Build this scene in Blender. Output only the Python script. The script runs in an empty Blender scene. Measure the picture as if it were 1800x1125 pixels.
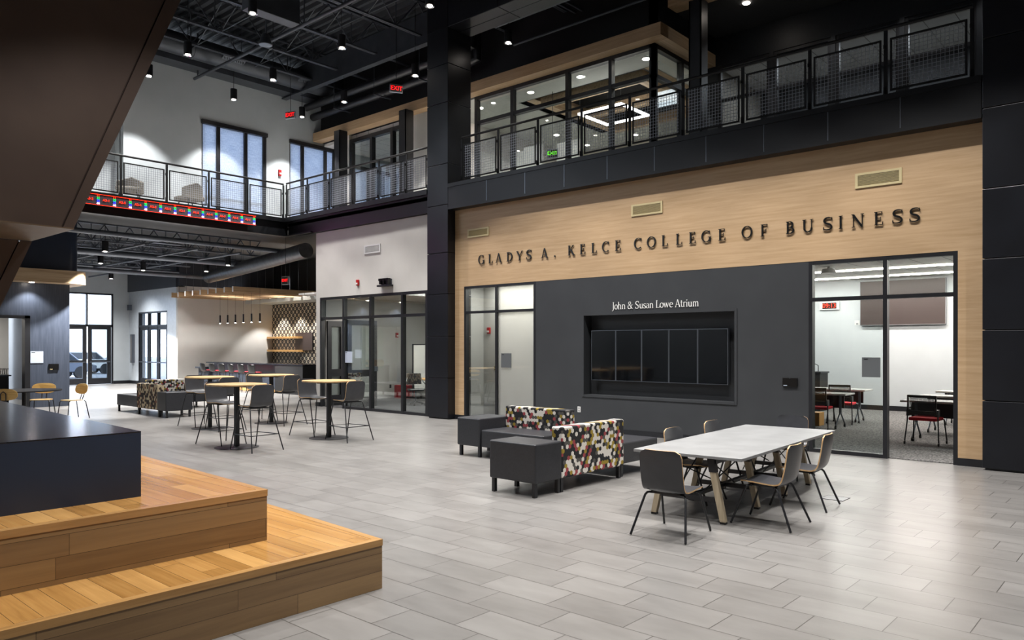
import bpy, bmesh, math, random
from mathutils import Vector, Matrix
R = math.radians
random.seed(7)
S = bpy.context.scene
COL = S.collection
# ------------------------------------------------------------------ camera
cd = bpy.data.cameras.new('camera'); cam = bpy.data.objects.new('camera', cd); COL.objects.link(cam)
cam.location = (0, 0, 1.75); cam.rotation_euler = (R(90), 0, R(41.593 - 90))
cd.sensor_width = 36; cd.lens = 26.7; cd.shift_y = 44.5 / 1800; cd.clip_end = 300
S.camera = cam
# ------------------------------------------------------------------ world and exposure
w = bpy.data.worlds.new('world'); S.world = w; w.use_nodes = True
w.node_tree.nodes['Background'].inputs[0].default_value = (0.80, 0.89, 1.0, 1)
w.node_tree.nodes['Background'].inputs[1].default_value = 4.2
S.view_settings.view_transform = 'Standard'; S.view_settings.look = 'None'
S.view_settings.gamma = 1; S.view_settings.use_curve_mapping = False
S.view_settings.exposure = 0.64
S.cycles.use_denoising = True
S.cycles.max_bounces = 8; S.cycles.diffuse_bounces = 4; S.cycles.glossy_bounces = 4
S.cycles.transmission_bounces = 6; S.cycles.transparent_max_bounces = 24
S.cycles.sample_clamp_indirect = 6; S.cycles.caustics_reflective = False; S.cycles.caustics_refractive = False

SPOT_E = 700; HALL_E = 1900; ROOM_E = 160; CONF_E = 90; LOBBY_E = 60; STUDY_E = 190     # lamp powers

def add_spot(name, loc, energy, size=80, blend=.35, color=(1, .97, .935), radius=.07, parent=None):
    l = bpy.data.lights.new(name, 'SPOT'); l.energy = energy; l.spot_size = R(size); l.spot_blend = blend
    l.color = color; l.shadow_soft_size = radius
    o = bpy.data.objects.new(name, l); COL.objects.link(o); o.location = loc
    if parent: o.parent = parent
    return o
def add_area(name, loc, sx, sy, energy, color=(1, .96, .9), rot=(0, 0, 0)):
    l = bpy.data.lights.new(name, 'AREA'); l.shape = 'RECTANGLE'; l.size = sx; l.size_y = sy; l.energy = energy; l.color = color
    o = bpy.data.objects.new(name, l); COL.objects.link(o); o.location = loc; o.rotation_euler = rot
    return o

# ------------------------------------------------------------------ materials
def lin(c):
    if isinstance(c, str):
        c = [int(c[i:i + 2], 16) / 255 for i in (0, 2, 4)]
        c = [x / 12.92 if x <= .04045 else ((x + .055) / 1.055) ** 2.4 for x in c]
    return (*c[:3], 1)
MATS = {}
def mat(name, color, rough=.5, metal=0, emit=0, spec=.5, coat=0):
    m = bpy.data.materials.new(name); m.use_nodes = True; MATS[name] = m
    b = m.node_tree.nodes['Principled BSDF']
    b.inputs['Base Color'].default_value = lin(color); b.inputs['Roughness'].default_value = rough
    b.inputs['Metallic'].default_value = metal; b.inputs['Specular IOR Level'].default_value = spec
    b.inputs['Coat Weight'].default_value = coat
    if emit:
        b.inputs['Emission Color'].default_value = lin(color); b.inputs['Emission Strength'].default_value = emit
    return m
class G:
    """small node-graph helper"""
    def __init__(s, m): s.m = m; s.t = m.node_tree; s.b = s.t.nodes['Principled BSDF']
    def n(s, k, **kw):
        n = s.t.nodes.new(k)
        for a, v in kw.items(): setattr(n, a, v)
        return n
    def set(s, sock, v):
        if isinstance(v, bpy.types.NodeSocket): s.t.links.new(v, sock)
        else: sock.default_value = v
    def math(s, op, a, b=0, c=0):
        n = s.n('ShaderNodeMath', operation=op); s.set(n.inputs[0], a); s.set(n.inputs[1], b)
        if op in ('SMOOTH_MIN', 'WRAP', 'MULTIPLY_ADD', 'COMPARE'): s.set(n.inputs[2], c)
        return n.outputs[0]
    def pos(s, world=True):
        if world: p = s.n('ShaderNodeNewGeometry').outputs['Position']
        else: p = s.n('ShaderNodeTexCoord').outputs['Object']
        x = s.n('ShaderNodeSeparateXYZ'); s.set(x.inputs[0], p); return x.outputs[0], x.outputs[1], x.outputs[2]
    def xyz(s, x, y, z):
        n = s.n('ShaderNodeCombineXYZ'); s.set(n.inputs[0], x); s.set(n.inputs[1], y); s.set(n.inputs[2], z); return n.outputs[0]
    def noise(s, v, scale=5, detail=4, rough=.5, dist=0):
        n = s.n('ShaderNodeTexNoise'); s.set(n.inputs['Vector'], v); n.inputs['Scale'].default_value = scale
        n.inputs['Detail'].default_value = detail; n.inputs['Roughness'].default_value = rough; n.inputs['Distortion'].default_value = dist
        return n.outputs['Fac']
    def white(s, v):
        n = s.n('ShaderNodeTexWhiteNoise', noise_dimensions='3D'); s.set(n.inputs['Vector'], v); return n.outputs['Value']
    def ramp(s, f, stops, interp='LINEAR'):
        n = s.n('ShaderNodeValToRGB'); s.set(n.inputs[0], f); r = n.color_ramp; r.interpolation = interp
        r.elements[0].position, r.elements[0].color = stops[0][0], lin(stops[0][1])
        r.elements[1].position, r.elements[1].color = stops[-1][0], lin(stops[-1][1])
        for p, c in stops[1:-1]: e = r.elements.new(p); e.color = lin(c)
        return n.outputs[0]
    def mix(s, f, a, b, mode='MIX'):
        n = s.n('ShaderNodeMix', data_type='RGBA', blend_type=mode); s.set(n.inputs[0], f)
        s.set(n.inputs[6], a if isinstance(a, bpy.types.NodeSocket) else lin(a)); s.set(n.inputs[7], b if isinstance(b, bpy.types.NodeSocket) else lin(b))
        return n.outputs[2]
    def rng(s, f, a, b, c, d):
        n = s.n('ShaderNodeMath', operation='MULTIPLY_ADD', use_clamp=True); s.set(n.inputs[0], f)
        n.inputs[1].default_value = 1 / (b - a); n.inputs[2].default_value = -a / (b - a)
        m = s.n('ShaderNodeMath', operation='MULTIPLY_ADD'); s.set(m.inputs[0], n.outputs[0])
        m.inputs[1].default_value = d - c; m.inputs[2].default_value = c
        return m.outputs[0]
    def bump(s, h, st=.2, d=.01):
        n = s.n('ShaderNodeBump'); n.inputs['Strength'].default_value = st; n.inputs['Distance'].default_value = d
        s.set(n.inputs['Height'], h); s.set(s.b.inputs['Normal'], n.outputs[0])
    def base(s, c): s.set(s.b.inputs['Base Color'], c)
    def rough(s, c): pass

def mat_wood(name, c0, c1, c2, axis='y', world=True, rough=.45, scale=1, planks=None, zgrain=None):
    """axis = grain direction; planks = (row axis, row pitch, plank length) for boarded surfaces"""
    m = mat(name, c1, rough); g = G(m); p = dict(zip('xyz', g.pos(world)))
    others = [k for k in 'xyz' if k != axis]
    off = 0.0; rnd = None
    if planks:
        ra, pitch, L, origin = planks
        row = g.math('FLOOR', g.math('DIVIDE', g.math('SUBTRACT', p[ra], origin), pitch))
        sh = g.white(g.xyz(row, 3.1, 7.7))
        u = g.math('ADD', g.math('DIVIDE', p[axis], L), g.math('MULTIPLY', sh, 5.0))
        colm = g.math('FLOOR', u)
        rnd = g.white(g.xyz(row, colm, 1.3))
        fr = g.math('FRACT', g.math('DIVIDE', g.math('SUBTRACT', p[ra], origin), pitch))
        e1 = g.math('MULTIPLY', g.math('MINIMUM', fr, g.math('SUBTRACT', 1.0, fr)), pitch)
        fu_ = g.math('FRACT', u)
        e2 = g.math('MULTIPLY', g.math('MINIMUM', fu_, g.math('SUBTRACT', 1.0, fu_)), L)
        gap = g.math('LESS_THAN', g.math('MINIMUM', e1, e2), .0016)
        off = g.math('MULTIPLY', rnd, 37.0)
    st = {axis: 1.2 * scale, others[0]: 26 * scale, others[1]: 26 * scale}
    v = [g.math('MULTIPLY', p[k], st[k]) for k in 'xyz']
    v = [g.math('ADD', q, off) for q in v] if planks else v
    n1 = g.noise(g.xyz(*v), 1.0, 5, .6, .4)
    st2 = {axis: 3 * scale, others[0]: 120 * scale, others[1]: 120 * scale}
    n2 = g.noise(g.xyz(*[g.math('MULTIPLY', p[k], st2[k]) for k in 'xyz']), 1.0, 3, .6)
    c = g.ramp(n1, [(.28, c0), (.5, c1), (.74, c2)])
    c = g.mix(g.rng(n2, .4, .75, 0, .28), c, c0)
    if planks:
        c = g.mix(.55, c, g.ramp(rnd, [(0, c0), (.5, c1), (1, c2)]))
        c = g.mix(g.math('MULTIPLY', gap, .75), c, '2a1a0c')
    g.base(c); g.rough(g.rng(n2, .2, .8, rough - .08, rough + .08)); g.bump(n2, .08, .002)
    return m

mat_wood('oak_veneer_wall', 'a08461', 'ad9170', 'b89d7c', 'y', scale=.9, rough=.5)
mat_wood('oak_veneer_x', '9a8163', 'bca281', 'cbb392', 'x', scale=.55, rough=.5)
mat_wood('oak_slat', '94795a', 'b3946f', 'c2a47e', 'x', rough=.5)
mat_wood('oak_shelf', 'a87c46', 'c79a5e', 'd6ac70', 'y', rough=.4)
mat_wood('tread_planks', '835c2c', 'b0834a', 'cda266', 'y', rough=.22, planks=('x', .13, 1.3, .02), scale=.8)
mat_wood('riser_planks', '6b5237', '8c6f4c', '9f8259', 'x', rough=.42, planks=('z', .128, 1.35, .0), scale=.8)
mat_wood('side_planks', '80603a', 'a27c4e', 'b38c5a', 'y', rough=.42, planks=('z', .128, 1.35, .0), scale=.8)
mat_wood('nosing', '946c3c', 'ac8350', 'bb925e', 'x', rough=.28, scale=.8)
mat_wood('nosing_y', '946c3c', 'ac8350', 'bb925e', 'y', rough=.28, scale=.8)
mat_wood('plywood', 'a8835a', 'c9a578', 'd8b88c', 'x', world=False, rough=.45)
mat_wood('oak_top', 'a08158', 'bf9d70', 'cdad80', 'x', world=False, rough=.35)
mat_wood('oak_leg', '8c7c64', 'a89a82', 'b8aa92', 'z', world=False, rough=.5)
mat_wood('oak_chair', 'b78e4c', 'd3ab66', 'dfba78', 'x', world=False, rough=.4)

# porcelain floor tile, long side along y, third-offset running bond
m = mat('floor_tile', 'a09c96', .32); g = G(m); x, y, z = g.pos()
row = g.math('FLOOR', g.math('DIVIDE', g.math('SUBTRACT', x, 5.64), .332))
u = g.math('SUBTRACT', g.math('DIVIDE', g.math('SUBTRACT', y, 1.82), .622), g.math('MULTIPLY', row, .345))
rnd = g.white(g.xyz(row, g.math('FLOOR', u), 2.0))
fx = g.math('FRACT', g.math('DIVIDE', g.math('SUBTRACT', x, 5.64), .332)); fy = g.math('FRACT', u)
ex = g.math('MULTIPLY', g.math('MINIMUM', fx, g.math('SUBTRACT', 1.0, fx)), .332)
ey = g.math('MULTIPLY', g.math('MINIMUM', fy, g.math('SUBTRACT', 1.0, fy)), .622)
gap = g.math('LESS_THAN', g.math('MINIMUM', ex, ey), .0032)
n1 = g.noise(g.xyz(g.math('ADD', g.math('MULTIPLY', x, 3.2), g.math('MULTIPLY', rnd, 20.0)), g.math('MULTIPLY', y, 1.0), 0.0), 1.6, 4, .55)
c = g.ramp(n1, [(.3, '676563'), (.5, '757371'), (.72, '817f7d')])
c = g.mix(.42, c, g.ramp(rnd, [(0, '686664'), (1, '807e7c')]))
c = g.mix(g.math('MULTIPLY', gap, .85), c, '302e2c')
g.base(c); g.rough(g.rng(n1, .3, .7, .26, .38))

def noisy(name, c0, c1, rough=.6, scale=3, metal=0, bump=0, spec=.5, world=True, stretch=(1, 1, 1), detail=4, rr=.08):
    m = mat(name, c0, rough, metal, spec=spec); g = G(m); x, y, z = g.pos(world)
    v = g.xyz(g.math('MULTIPLY', x, stretch[0]), g.math('MULTIPLY', y, stretch[1]), g.math('MULTIPLY', z, stretch[2]))
    n = g.noise(v, scale, detail); g.base(g.ramp(n, [(.3, c0), (.7, c1)])); g.rough(g.rng(n, .3, .7, rough - rr, rough + rr))
    if bump: g.bump(n, bump, .01)
    return m
noisy('panel_steel', '15161b', '1a1c22', .34, 2, metal=.25, spec=.5)          # clad columns
noisy('fascia_steel', '0b0c10', '0f1115', .42, 2, metal=.2)
noisy('black_steel', '121317', '17181d', .42, 8)
noisy('rail_black', '090a0c', '0d0e11', .6, 3, spec=.25)
noisy('black_paint', '0b0c0f', '0f1013', .6, 3)
noisy('charcoal_wall', '2b2d30', '303235', .5, 2)
noisy('wallcovering', '14171c', '1c2026', .45, 3, stretch=(1, 12, 3), bump=.1)
noisy('bluegrey_wall', '3a414e', '474e5c', .35, 2, stretch=(14, 1, 1))
noisy('white_wall', 'b9b7b3', 'bfbdb9', .6, 2)
noisy('white_gloss_wall', 'bcc4cc', 'c6ced6', .28, 6, bump=.15)
noisy('classroom_wall', 'b4b9bc', 'b9bec1', .6, 2)
noisy('far_upper_wall', 'b0b7bc', 'b5bcc1', .6, 2)
noisy('carpet', '18181a', '7e7c7a', .95, 16, detail=6, stretch=(1, 2.2, 1))
noisy('carpet_dark', '1b1b1e', '4b4a4d', .95, 14, detail=5)
noisy('brown_metal', '594b45', '65564e', .42, 1.2, metal=.4)
noisy('bronze_soffit', '6d5a46', '80705c', .4, 1.5, metal=.2)
noisy('black_quartz', '15161a', '22232a', .16, 3, stretch=(12, 1, 1))
noisy('box_side', '1b2639', '202c41', .45, 2)
noisy('leather', '212226', '292a2f', .42, 40, world=False, bump=.06)
noisy('laminate_dark', '323337', '3a3b3f', .33, 9, world=False)
noisy('seat_shadow', '26221f', '2c2824', .4, 9, world=False)
noisy('concrete_top', '7e7f80', '8a8b8c', .42, 4, world=False)
noisy('disc_steel', '19191c', '1f1f23', .45, 20, world=False)
noisy('red_fabric', 'c01828', 'd82434', .85, 60, world=False)
noisy('red_vinyl', '9a0c1c', 'ac1022', .5, 9, world=False)
noisy('grey_fabric', '55524c', '625e57', .9, 60, world=False)
noisy('foil', '3a3c40', '54565a', .35, 6, metal=.5, bump=.6)
noisy('duct_grey', '3a3e45', '454a51', .45, 3, metal=.3)
noisy('hall_deck', '191b1f', '1f2226', .6, 1)
noisy('roof_deck', '25282d', '2b2e34', .55, 1)
noisy('ceiling_tile', 'b4b0ab', 'bbb7b2', .8, 30)
noisy('ceiling_white', 'b2b4ae', 'b8bab4', .7, 3)
noisy('dark_tile_ceiling', '101114', '141518', .7, 3)
noisy('dark_room', '1b1c1f', '2c2d30', .6, 1)
noisy('beige_wall', '9a948a', 'a49e94', .6, 2)
noisy('counter_front', '2c313b', '363c47', .4, 2, stretch=(1, 22, .5))
noisy('asphalt', '7d8085', '8f9297', .9, 3)
noisy('pipe_steel', '626872', '6e747e', .4, 3, metal=.3)
noisy('hedge', '24361c', '3a4f2c', .9, 14)
mat('duct_tan', '4b4038', .6); mat('chrome', 'c0c4c8', .2, 1); mat('plastic_white', 'd0d0ce', .4); mat('plastic_black', '0a0a0b', .3)
mat('vent_tan', 'b9ab84', .5); mat('vent_dark', '3b3424', .6); mat('vent_white', 'c9c9ca', .5); mat('vent_grey', '77777a', .6)
mat('letter_black', '08090a', .35); mat('letter_white', 'e4e4e2', .5); mat('red_plastic', 'a01414', .4); mat('alu', '6b7078', .35, .8)
mat('screen_black', '030406', .06, spec=.8); mat('board_brown', '3c3230', .4); mat('sign_grey', '515457', .5); mat('sign_pale', 'b8c2d4', .3)
mat('orange_wood', 'b98a48', .5); mat('cork', 'b99468', .8); mat('whiteboard', 'cfcfca', .15)
mat('lamp_glow', 'fff3e6', .5, emit=30); mat('led_glow', 'fff6f2', .5, emit=6); mat('lamp_off', 'b8bcc4', .3)
mat('exit_red', 'ff1418', .5, emit=1.6); mat('exit_body', '8a8f9a', .4); mat('exit_green', '6cff20', .5, emit=1.5)
mat('led_red', 'ff2a06', .5, emit=1.6); mat('led_green', '10e060', .5, emit=1.5); mat('led_blue', '3040ff', .5, emit=2.2); mat('led_white', 'ffd8f4', .5, emit=2.2)
mat('ticker_body', '4a434c', .5); mat('reflector', 'd8dce0', .12, 1); mat('tyre', '111111', .7); mat('car_paint', '59616d', .3, .3)
mat('wb_mirror', '30363c', .1)
# frosted and clear glazing: transparent film with a fresnel-weighted mirror
def glass(name, tint, refl=.6, milk=0):
    m = bpy.data.materials.new(name); m.use_nodes = True; MATS[name] = m; t = m.node_tree; t.nodes.clear()
    o = t.nodes.new('ShaderNodeOutputMaterial'); tr = t.nodes.new('ShaderNodeBsdfTransparent'); tr.inputs[0].default_value = lin(tint)
    gl = t.nodes.new('ShaderNodeBsdfGlossy'); gl.inputs['Roughness'].default_value = .02; gl.inputs[0].default_value = (1, 1, 1, 1)
    fr = t.nodes.new('ShaderNodeFresnel'); fr.inputs[0].default_value = 1.45
    mu = t.nodes.new('ShaderNodeMath'); mu.operation = 'MULTIPLY'; mu.inputs[1].default_value = refl
    mx = t.nodes.new('ShaderNodeMixShader'); t.links.new(fr.outputs[0], mu.inputs[0]); t.links.new(mu.outputs[0], mx.inputs[0])
    a = tr.outputs[0]
    if milk:
        df = t.nodes.new('ShaderNodeBsdfTranslucent'); df.inputs[0].default_value = (.9, .9, .88, 1)
        d2 = t.nodes.new('ShaderNodeBsdfDiffuse'); d2.inputs[0].default_value = (.8, .8, .78, 1)
        ad = t.nodes.new('ShaderNodeMixShader'); ad.inputs[0].default_value = .4; t.links.new(df.outputs[0], ad.inputs[1]); t.links.new(d2.outputs[0], ad.inputs[2])
        m2 = t.nodes.new('ShaderNodeMixShader'); m2.inputs[0].default_value = milk
        t.links.new(a, m2.inputs[1]); t.links.new(ad.outputs[0], m2.inputs[2]); a = m2.outputs[0]
    t.links.new(a, mx.inputs[1]); t.links.new(gl.outputs[0], mx.inputs[2]); t.links.new(mx.outputs[0], o.inputs[0])
    return m
glass('glass', 'eef2f2', .38); glass('glass_milky', 'e6e9e6', .7, .35); glass('glass_grey', 'c0c6cc', .9)
glass('glass_bright', 'f4f8ff', .5)
# woven roller shade: daylight comes through it
m = bpy.data.materials.new('shade_cloth'); m.use_nodes = True; MATS['shade_cloth'] = m; t = m.node_tree
g = G(m); x, y, z = g.pos()
n = g.noise(g.xyz(g.math('MULTIPLY', x, 60.0), 0.0, g.math('MULTIPLY', z, 14.0)), 1.0, 3)
n2 = g.noise(g.xyz(g.math('MULTIPLY', x, 3.0), 0.0, g.math('MULTIPLY', z, 60.0)), 1.0, 3)
cc = g.ramp(g.math('MULTIPLY', g.math('ADD', n, n2), .5), [(.38, 'b9c3d2'), (.62, 'e0e6ee')])
tl = t.nodes.new('ShaderNodeBsdfTranslucent'); t.links.new(cc, tl.inputs[0]); df = t.nodes.new('ShaderNodeBsdfDiffuse'); t.links.new(cc, df.inputs[0])
mx = t.nodes.new('ShaderNodeMixShader'); mx.inputs[0].default_value = .35; t.links.new(tl.outputs[0], mx.inputs[1]); t.links.new(df.outputs[0], mx.inputs[2])
t.links.new(mx.outputs[0], t.nodes['Material Output'].inputs[0])

# hexagon-chain upholstery
def hex_fabric(name, su, cols, uaxis, mode=0):
    m = mat(name, cols[0], .85); g = G(m); p = dict(zip('xyz', g.pos(True)))
    U = g.math('ADD', p['x'], p['y']) if uaxis == 'xy' else p[uaxis]
    U = g.math('MULTIPLY', U, su); V = g.math('MULTIPLY', g.math('ADD', p['z'], .013), su)
    vor = g.n('ShaderNodeTexVoronoi', voronoi_dimensions='2D'); vor.inputs['Randomness'].default_value = 0
    # hexagonal lattice: two offset rectangular cells
    s3 = 1.7320508
    def cell(ox, oy):
        a = g.math('ADD', U, ox); b = g.math('ADD', V, oy)
        ia = g.math('FLOOR', a); ib = g.math('FLOOR', g.math('DIVIDE', b, s3))
        da = g.math('SUBTRACT', g.math('SUBTRACT', a, ia), .5); db = g.math('SUBTRACT', b, g.math('MULTIPLY', g.math('ADD', ib, .5), s3))
        d = g.math('ADD', g.math('MULTIPLY', da, da), g.math('MULTIPLY', db, db)); return ia, ib, d
    a1, b1, d1 = cell(0, 0); a2, b2, d2 = cell(.5, s3 / 2)
    near = g.math('LESS_THAN', d2, d1)
    def sel(p, q): return g.math('ADD', g.math('MULTIPLY', near, q), g.math('MULTIPLY', g.math('SUBTRACT', 1.0, near), p))
    ia = sel(a1, g.math('ADD', a2, .5)); ib = g.math('ADD', g.math('MULTIPLY', sel(b1, g.math('SUBTRACT', b2, .5)), 2.0), 0.0)
    if mode == 0:
        r = g.white(g.xyz(g.math('MODULO', g.math('MULTIPLY', ia, 2.0), 22.0), g.math('MODULO', ib, 16.0), 4.0))
    else:
        r = g.white(g.xyz(g.math('MODULO', g.math('MULTIPLY', ia, 2.0), 10.0), g.math('MODULO', ib, 8.0), 9.0))
    grp = g.white(g.xyz(g.math('FLOOR', g.math('MULTIPLY', ia, .5)), g.math('FLOOR', g.math('MULTIPLY', ib, .28)), 11.0))
    r = g.math('ADD', g.math('MULTIPLY', r, .62), g.math('MULTIPLY', grp, .38))
    stops = [(0, cols[0]), (.38, cols[1]), (.51, cols[2]), (.58, cols[3]), (.66, cols[4]), (.72, cols[0]), (.80, cols[1])]
    g.base(g.ramp(r, stops, 'CONSTANT'))
    return m
hex_fabric('hex_fabric_x', 19, ['16161a', 'cfcac2', '8e3a40', '8f7a28', '4d4b48'], 'xy')
hex_fabric('hex_fabric_y', 19, ['16161a', 'cfcac2', '8e3a40', '8f7a28', '4d4b48'], 'xy')
hex_fabric('weave_fabric', 16, ['1c1512', 'b0a084', '6b4432', '8a7a60', '3c2a20'], 'xy', 1)

# flower-lattice wall tile (dark rosettes on cream)
m = mat('rosette_tile', 'd0c5ae', .35); g = G(m); x, y, z = g.pos()
U = g.math('MULTIPLY', y, 3.4); V = g.math('MULTIPLY', z, 3.4)
def ros(ox, oy):
    fa = g.math('SUBTRACT', g.math('FRACT', g.math('ADD', U, ox)), .5); fb = g.math('MULTIPLY', g.math('SUBTRACT', g.math('FRACT', g.math('DIVIDE', g.math('ADD', V, oy), 1.0)), .5), 1.0)
    rr = g.math('SQRT', g.math('ADD', g.math('MULTIPLY', fa, fa), g.math('MULTIPLY', fb, fb)))
    an = g.math('ARCTAN2', fb, fa)
    lim = g.math('ADD', .325, g.math('MULTIPLY', g.math('COSINE', g.math('MULTIPLY', an, 6.0)), .055))
    return g.math('MULTIPLY', g.math('LESS_THAN', rr, lim), g.math('GREATER_THAN', rr, .05))
dk = g.math('MAXIMUM', ros(0, 0), ros(.5, .5))
g.base(g.mix(dk, 'd0c5ae', '151316'))
# seat mesh (perforated back)
m = mat('mesh_back', '2a2a2c', .6); g = G(m); x, y, z = g.pos(False)
a = g.math('SINE', g.math('MULTIPLY', g.math('ADD', x, z), 150.0)); b = g.math('SINE', g.math('MULTIPLY', g.math('SUBTRACT', x, z), 150.0))
g.set(g.b.inputs['Alpha'], g.math('SUBTRACT', 1.0, g.math('GREATER_THAN', g.math('MULTIPLY', a, b), .25)))
# 2x2 ceiling tile with dark grid
def tile_ceiling(name, c, cg, sx, sy):
    m = mat(name, c, .8); g = G(m); x, y, z = g.pos()
    fx = g.math('FRACT', g.math('DIVIDE', x, sx)); fy = g.math('FRACT', g.math('DIVIDE', y, sy))
    gp = g.math('MAXIMUM', g.math('LESS_THAN', fx, .018 / sx), g.math('LESS_THAN', fy, .018 / sy))
    g.base(g.mix(gp, c, cg)); return m
tile_ceiling('grid_ceiling', 'd6d3cf', '6c6966', 1.22, .61)
tile_ceiling('grid_ceiling_dark', '0f1013', '040405', .64, .64)

# ------------------------------------------------------------------ mesh helpers
class MB:
    def __init__(s): s.v = []; s.f = []; s.m = []
    def add(s, vs, fs, mi=0):
        o = len(s.v); s.v += [tuple(v) for v in vs]; s.f += [tuple(i + o for i in f) for f in fs]; s.m += [mi] * len(fs); return s
    def box(s, x0, x1, y0, y1, z0, z1, mi=0):
        x0, x1 = min(x0, x1), max(x0, x1); y0, y1 = min(y0, y1), max(y0, y1); z0, z1 = min(z0, z1), max(z0, z1)
        v = [(x, y, z) for z in (z0, z1) for y in (y0, y1) for x in (x0, x1)]
        return s.add(v, [(0, 2, 3, 1), (4, 5, 7, 6), (0, 1, 5, 4), (2, 6, 7, 3), (0, 4, 6, 2), (1, 3, 7, 5)], mi)
    def bar(s, p, q, wa, wb=None, mi=0, up=(0, 0, 1)):
        p, q = Vector(p), Vector(q); d = (q - p).normalized(); wb = wb or wa
        a = d.cross(Vector(up));
        if a.length < 1e-4: a = d.cross(Vector((1, 0, 0)))
        a.normalize(); b = a.cross(d).normalized(); a *= wa / 2; b *= wb / 2
        v = [p - a - b, p + a - b, p + a + b, p - a + b, q - a - b, q + a - b, q + a + b, q - a + b]
        return s.add(v, [(0, 3, 2, 1), (4, 5, 6, 7), (0, 1, 5, 4), (1, 2, 6, 5), (2, 3, 7, 6), (3, 0, 4, 7)], mi)
    def tube(s, pts, r, n=8, mi=0, cap=True):
        pts = [Vector(p) for p in pts]; rs = r if isinstance(r, (list, tuple)) else [r] * len(pts)
        up = Vector((0, 0, 1)); rings = []; prev = None
        for i, p in enumerate(pts):
            d = (pts[min(i + 1, len(pts) - 1)] - pts[max(i - 1, 0)]).normalized()
            if prev is None:
                a = d.cross(up)
                if a.length < 1e-3: a = d.cross(Vector((1, 0, 0)))
            else:
                a = prev - d * prev.dot(d)
                if a.length < 1e-4: a = d.cross(Vector((1, 0, 0)))
            a.normalize(); prev = a; b = d.cross(a).normalized()
            rings.append([p + (a * math.cos(2 * math.pi * k / n) + b * math.sin(2 * math.pi * k / n)) * rs[i] for k in range(n)])
        vs = [v for rg in rings for v in rg]
        fs = [(i * n + k, i * n + (k + 1) % n, (i + 1) * n + (k + 1) % n, (i + 1) * n + k) for i in range(len(pts) - 1) for k in range(n)]
        if cap: fs += [tuple(range(n - 1, -1, -1)), tuple(range((len(pts) - 1) * n, len(pts) * n))]
        return s.add(vs, fs, mi)
    def cyl(s, c, r, z0, z1, n=24, r2=None, mi=0):
        r2 = r if r2 is None else r2
        v = [(c[0] + rr * math.cos(2 * math.pi * k / n), c[1] + rr * math.sin(2 * math.pi * k / n), z) for rr, z in ((r, z0), (r2, z1)) for k in range(n)]
        f = [(k, (k + 1) % n, n + (k + 1) % n, n + k) for k in range(n)] + [tuple(range(n - 1, -1, -1)), tuple(range(n, 2 * n))]
        return s.add(v, f, mi)
    def prism(s, poly, axis, a, b, mi=0):
        """poly in the two remaining axes (order xyz without axis), extruded from a to b"""
        n = len(poly)
        def P(q, t): return {'x': (t, q[0], q[1]), 'y': (q[0], t, q[1]), 'z': (q[0], q[1], t)}[axis]
        v = [P(q, a) for q in poly] + [P(q, b) for q in poly]
        return s.add(v, [tuple(range(n)), tuple(range(2 * n - 1, n - 1, -1))] + [(i, i + n, (i + 1) % n + n, (i + 1) % n) for i in range(n)], mi)
    def sphere(s, c, r, n=12, mi=0, sz=1, half=False):
        rows = n // 2; vs = []; fs = []
        for i in range(rows + 1):
            t = math.pi * i / rows * (.5 if half else 1)
            for k in range(n): vs.append((c[0] + r * math.sin(t) * math.cos(2 * math.pi * k / n), c[1] + r * math.sin(t) * math.sin(2 * math.pi * k / n), c[2] + r * sz * math.cos(t)))
        for i in range(rows):
            for k in range(n): fs.append((i * n + k, (i + 1) * n + k, (i + 1) * n + (k + 1) % n, i * n + (k + 1) % n))
        return s.add(vs, fs, mi)
    def build(s, name, mats, parent=None, bev=0, seg=2, smooth=False, loc=None, rz=0):
        me = bpy.data.meshes.new(name); me.from_pydata(s.v, [], s.f)
        for mm in (mats if isinstance(mats, (list, tuple)) else [mats]): me.materials.append(MATS[mm])
        if any(s.m): me.polygons.foreach_set('material_index', s.m)
        b = bmesh.new(); b.from_mesh(me)
        bmesh.ops.recalc_face_normals(b, faces=b.faces); b.to_mesh(me); b.free()
        if smooth:
            for p in me.polygons: p.use_smooth = True
            me.set_sharp_from_angle(angle=R(40))
        o = bpy.data.objects.new(name, me); COL.objects.link(o)
        if parent: o.parent = parent
        if loc: o.location = loc
        if rz: o.rotation_euler = (0, 0, rz)
        if bev:
            md = o.modifiers.new('bevel', 'BEVEL'); md.width = bev; md.segments = seg; md.limit_method = 'ANGLE'; md.harden_normals = False
        return o
def structure(name, mb, m, **k):
    o = mb.build(name, m, **k); o['kind'] = 'structure'; return o
def tag(o, label, cat, group=None, kind=None):
    o['label'] = label; o['category'] = cat
    if group: o['group'] = group
    if kind: o['kind'] = kind
    return o
def thing(name, label, cat, loc=(0, 0, 0), rz=0, group=None):
    o = bpy.data.objects.new(name, None); COL.objects.link(o); o.location = loc; o.rotation_euler = (0, 0, rz); o.empty_display_size = .1
    return tag(o, label, cat, group)
KIDS = {}
def kids(o):
    return [c for c in bpy.data.objects if c.parent == o]
def dup(root, loc, rz=0, label=None, group=None):
    r = root.copy(); COL.objects.link(r); r.location = loc; r.rotation_euler = (0, 0, rz)
    if label: r['label'] = label
    if group: r['group'] = group
    if root.name not in KIDS: KIDS[root.name] = [(c, kids(c)) for c in kids(root)]
    for c, gs in KIDS[root.name]:
        k = c.copy(); COL.objects.link(k); k.parent = r
        for q in gs:
            e = q.copy(); COL.objects.link(e); e.parent = k
    return r
class Repeat:
    """the first placing moves the prototype itself, later ones copy it"""
    def __init__(s, proto): s.p = proto; s.used = False
    def put(s, loc, rz=0, label=None, group=None):
        if not s.used:
            s.used = True; s.first = (loc, rz); s.p.location = loc; s.p.rotation_euler = (0, 0, rz)
            if label: s.p['label'] = label
            if group: s.p['group'] = group
            return s.p
        return dup(s.p, loc, rz, label, group)
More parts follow.
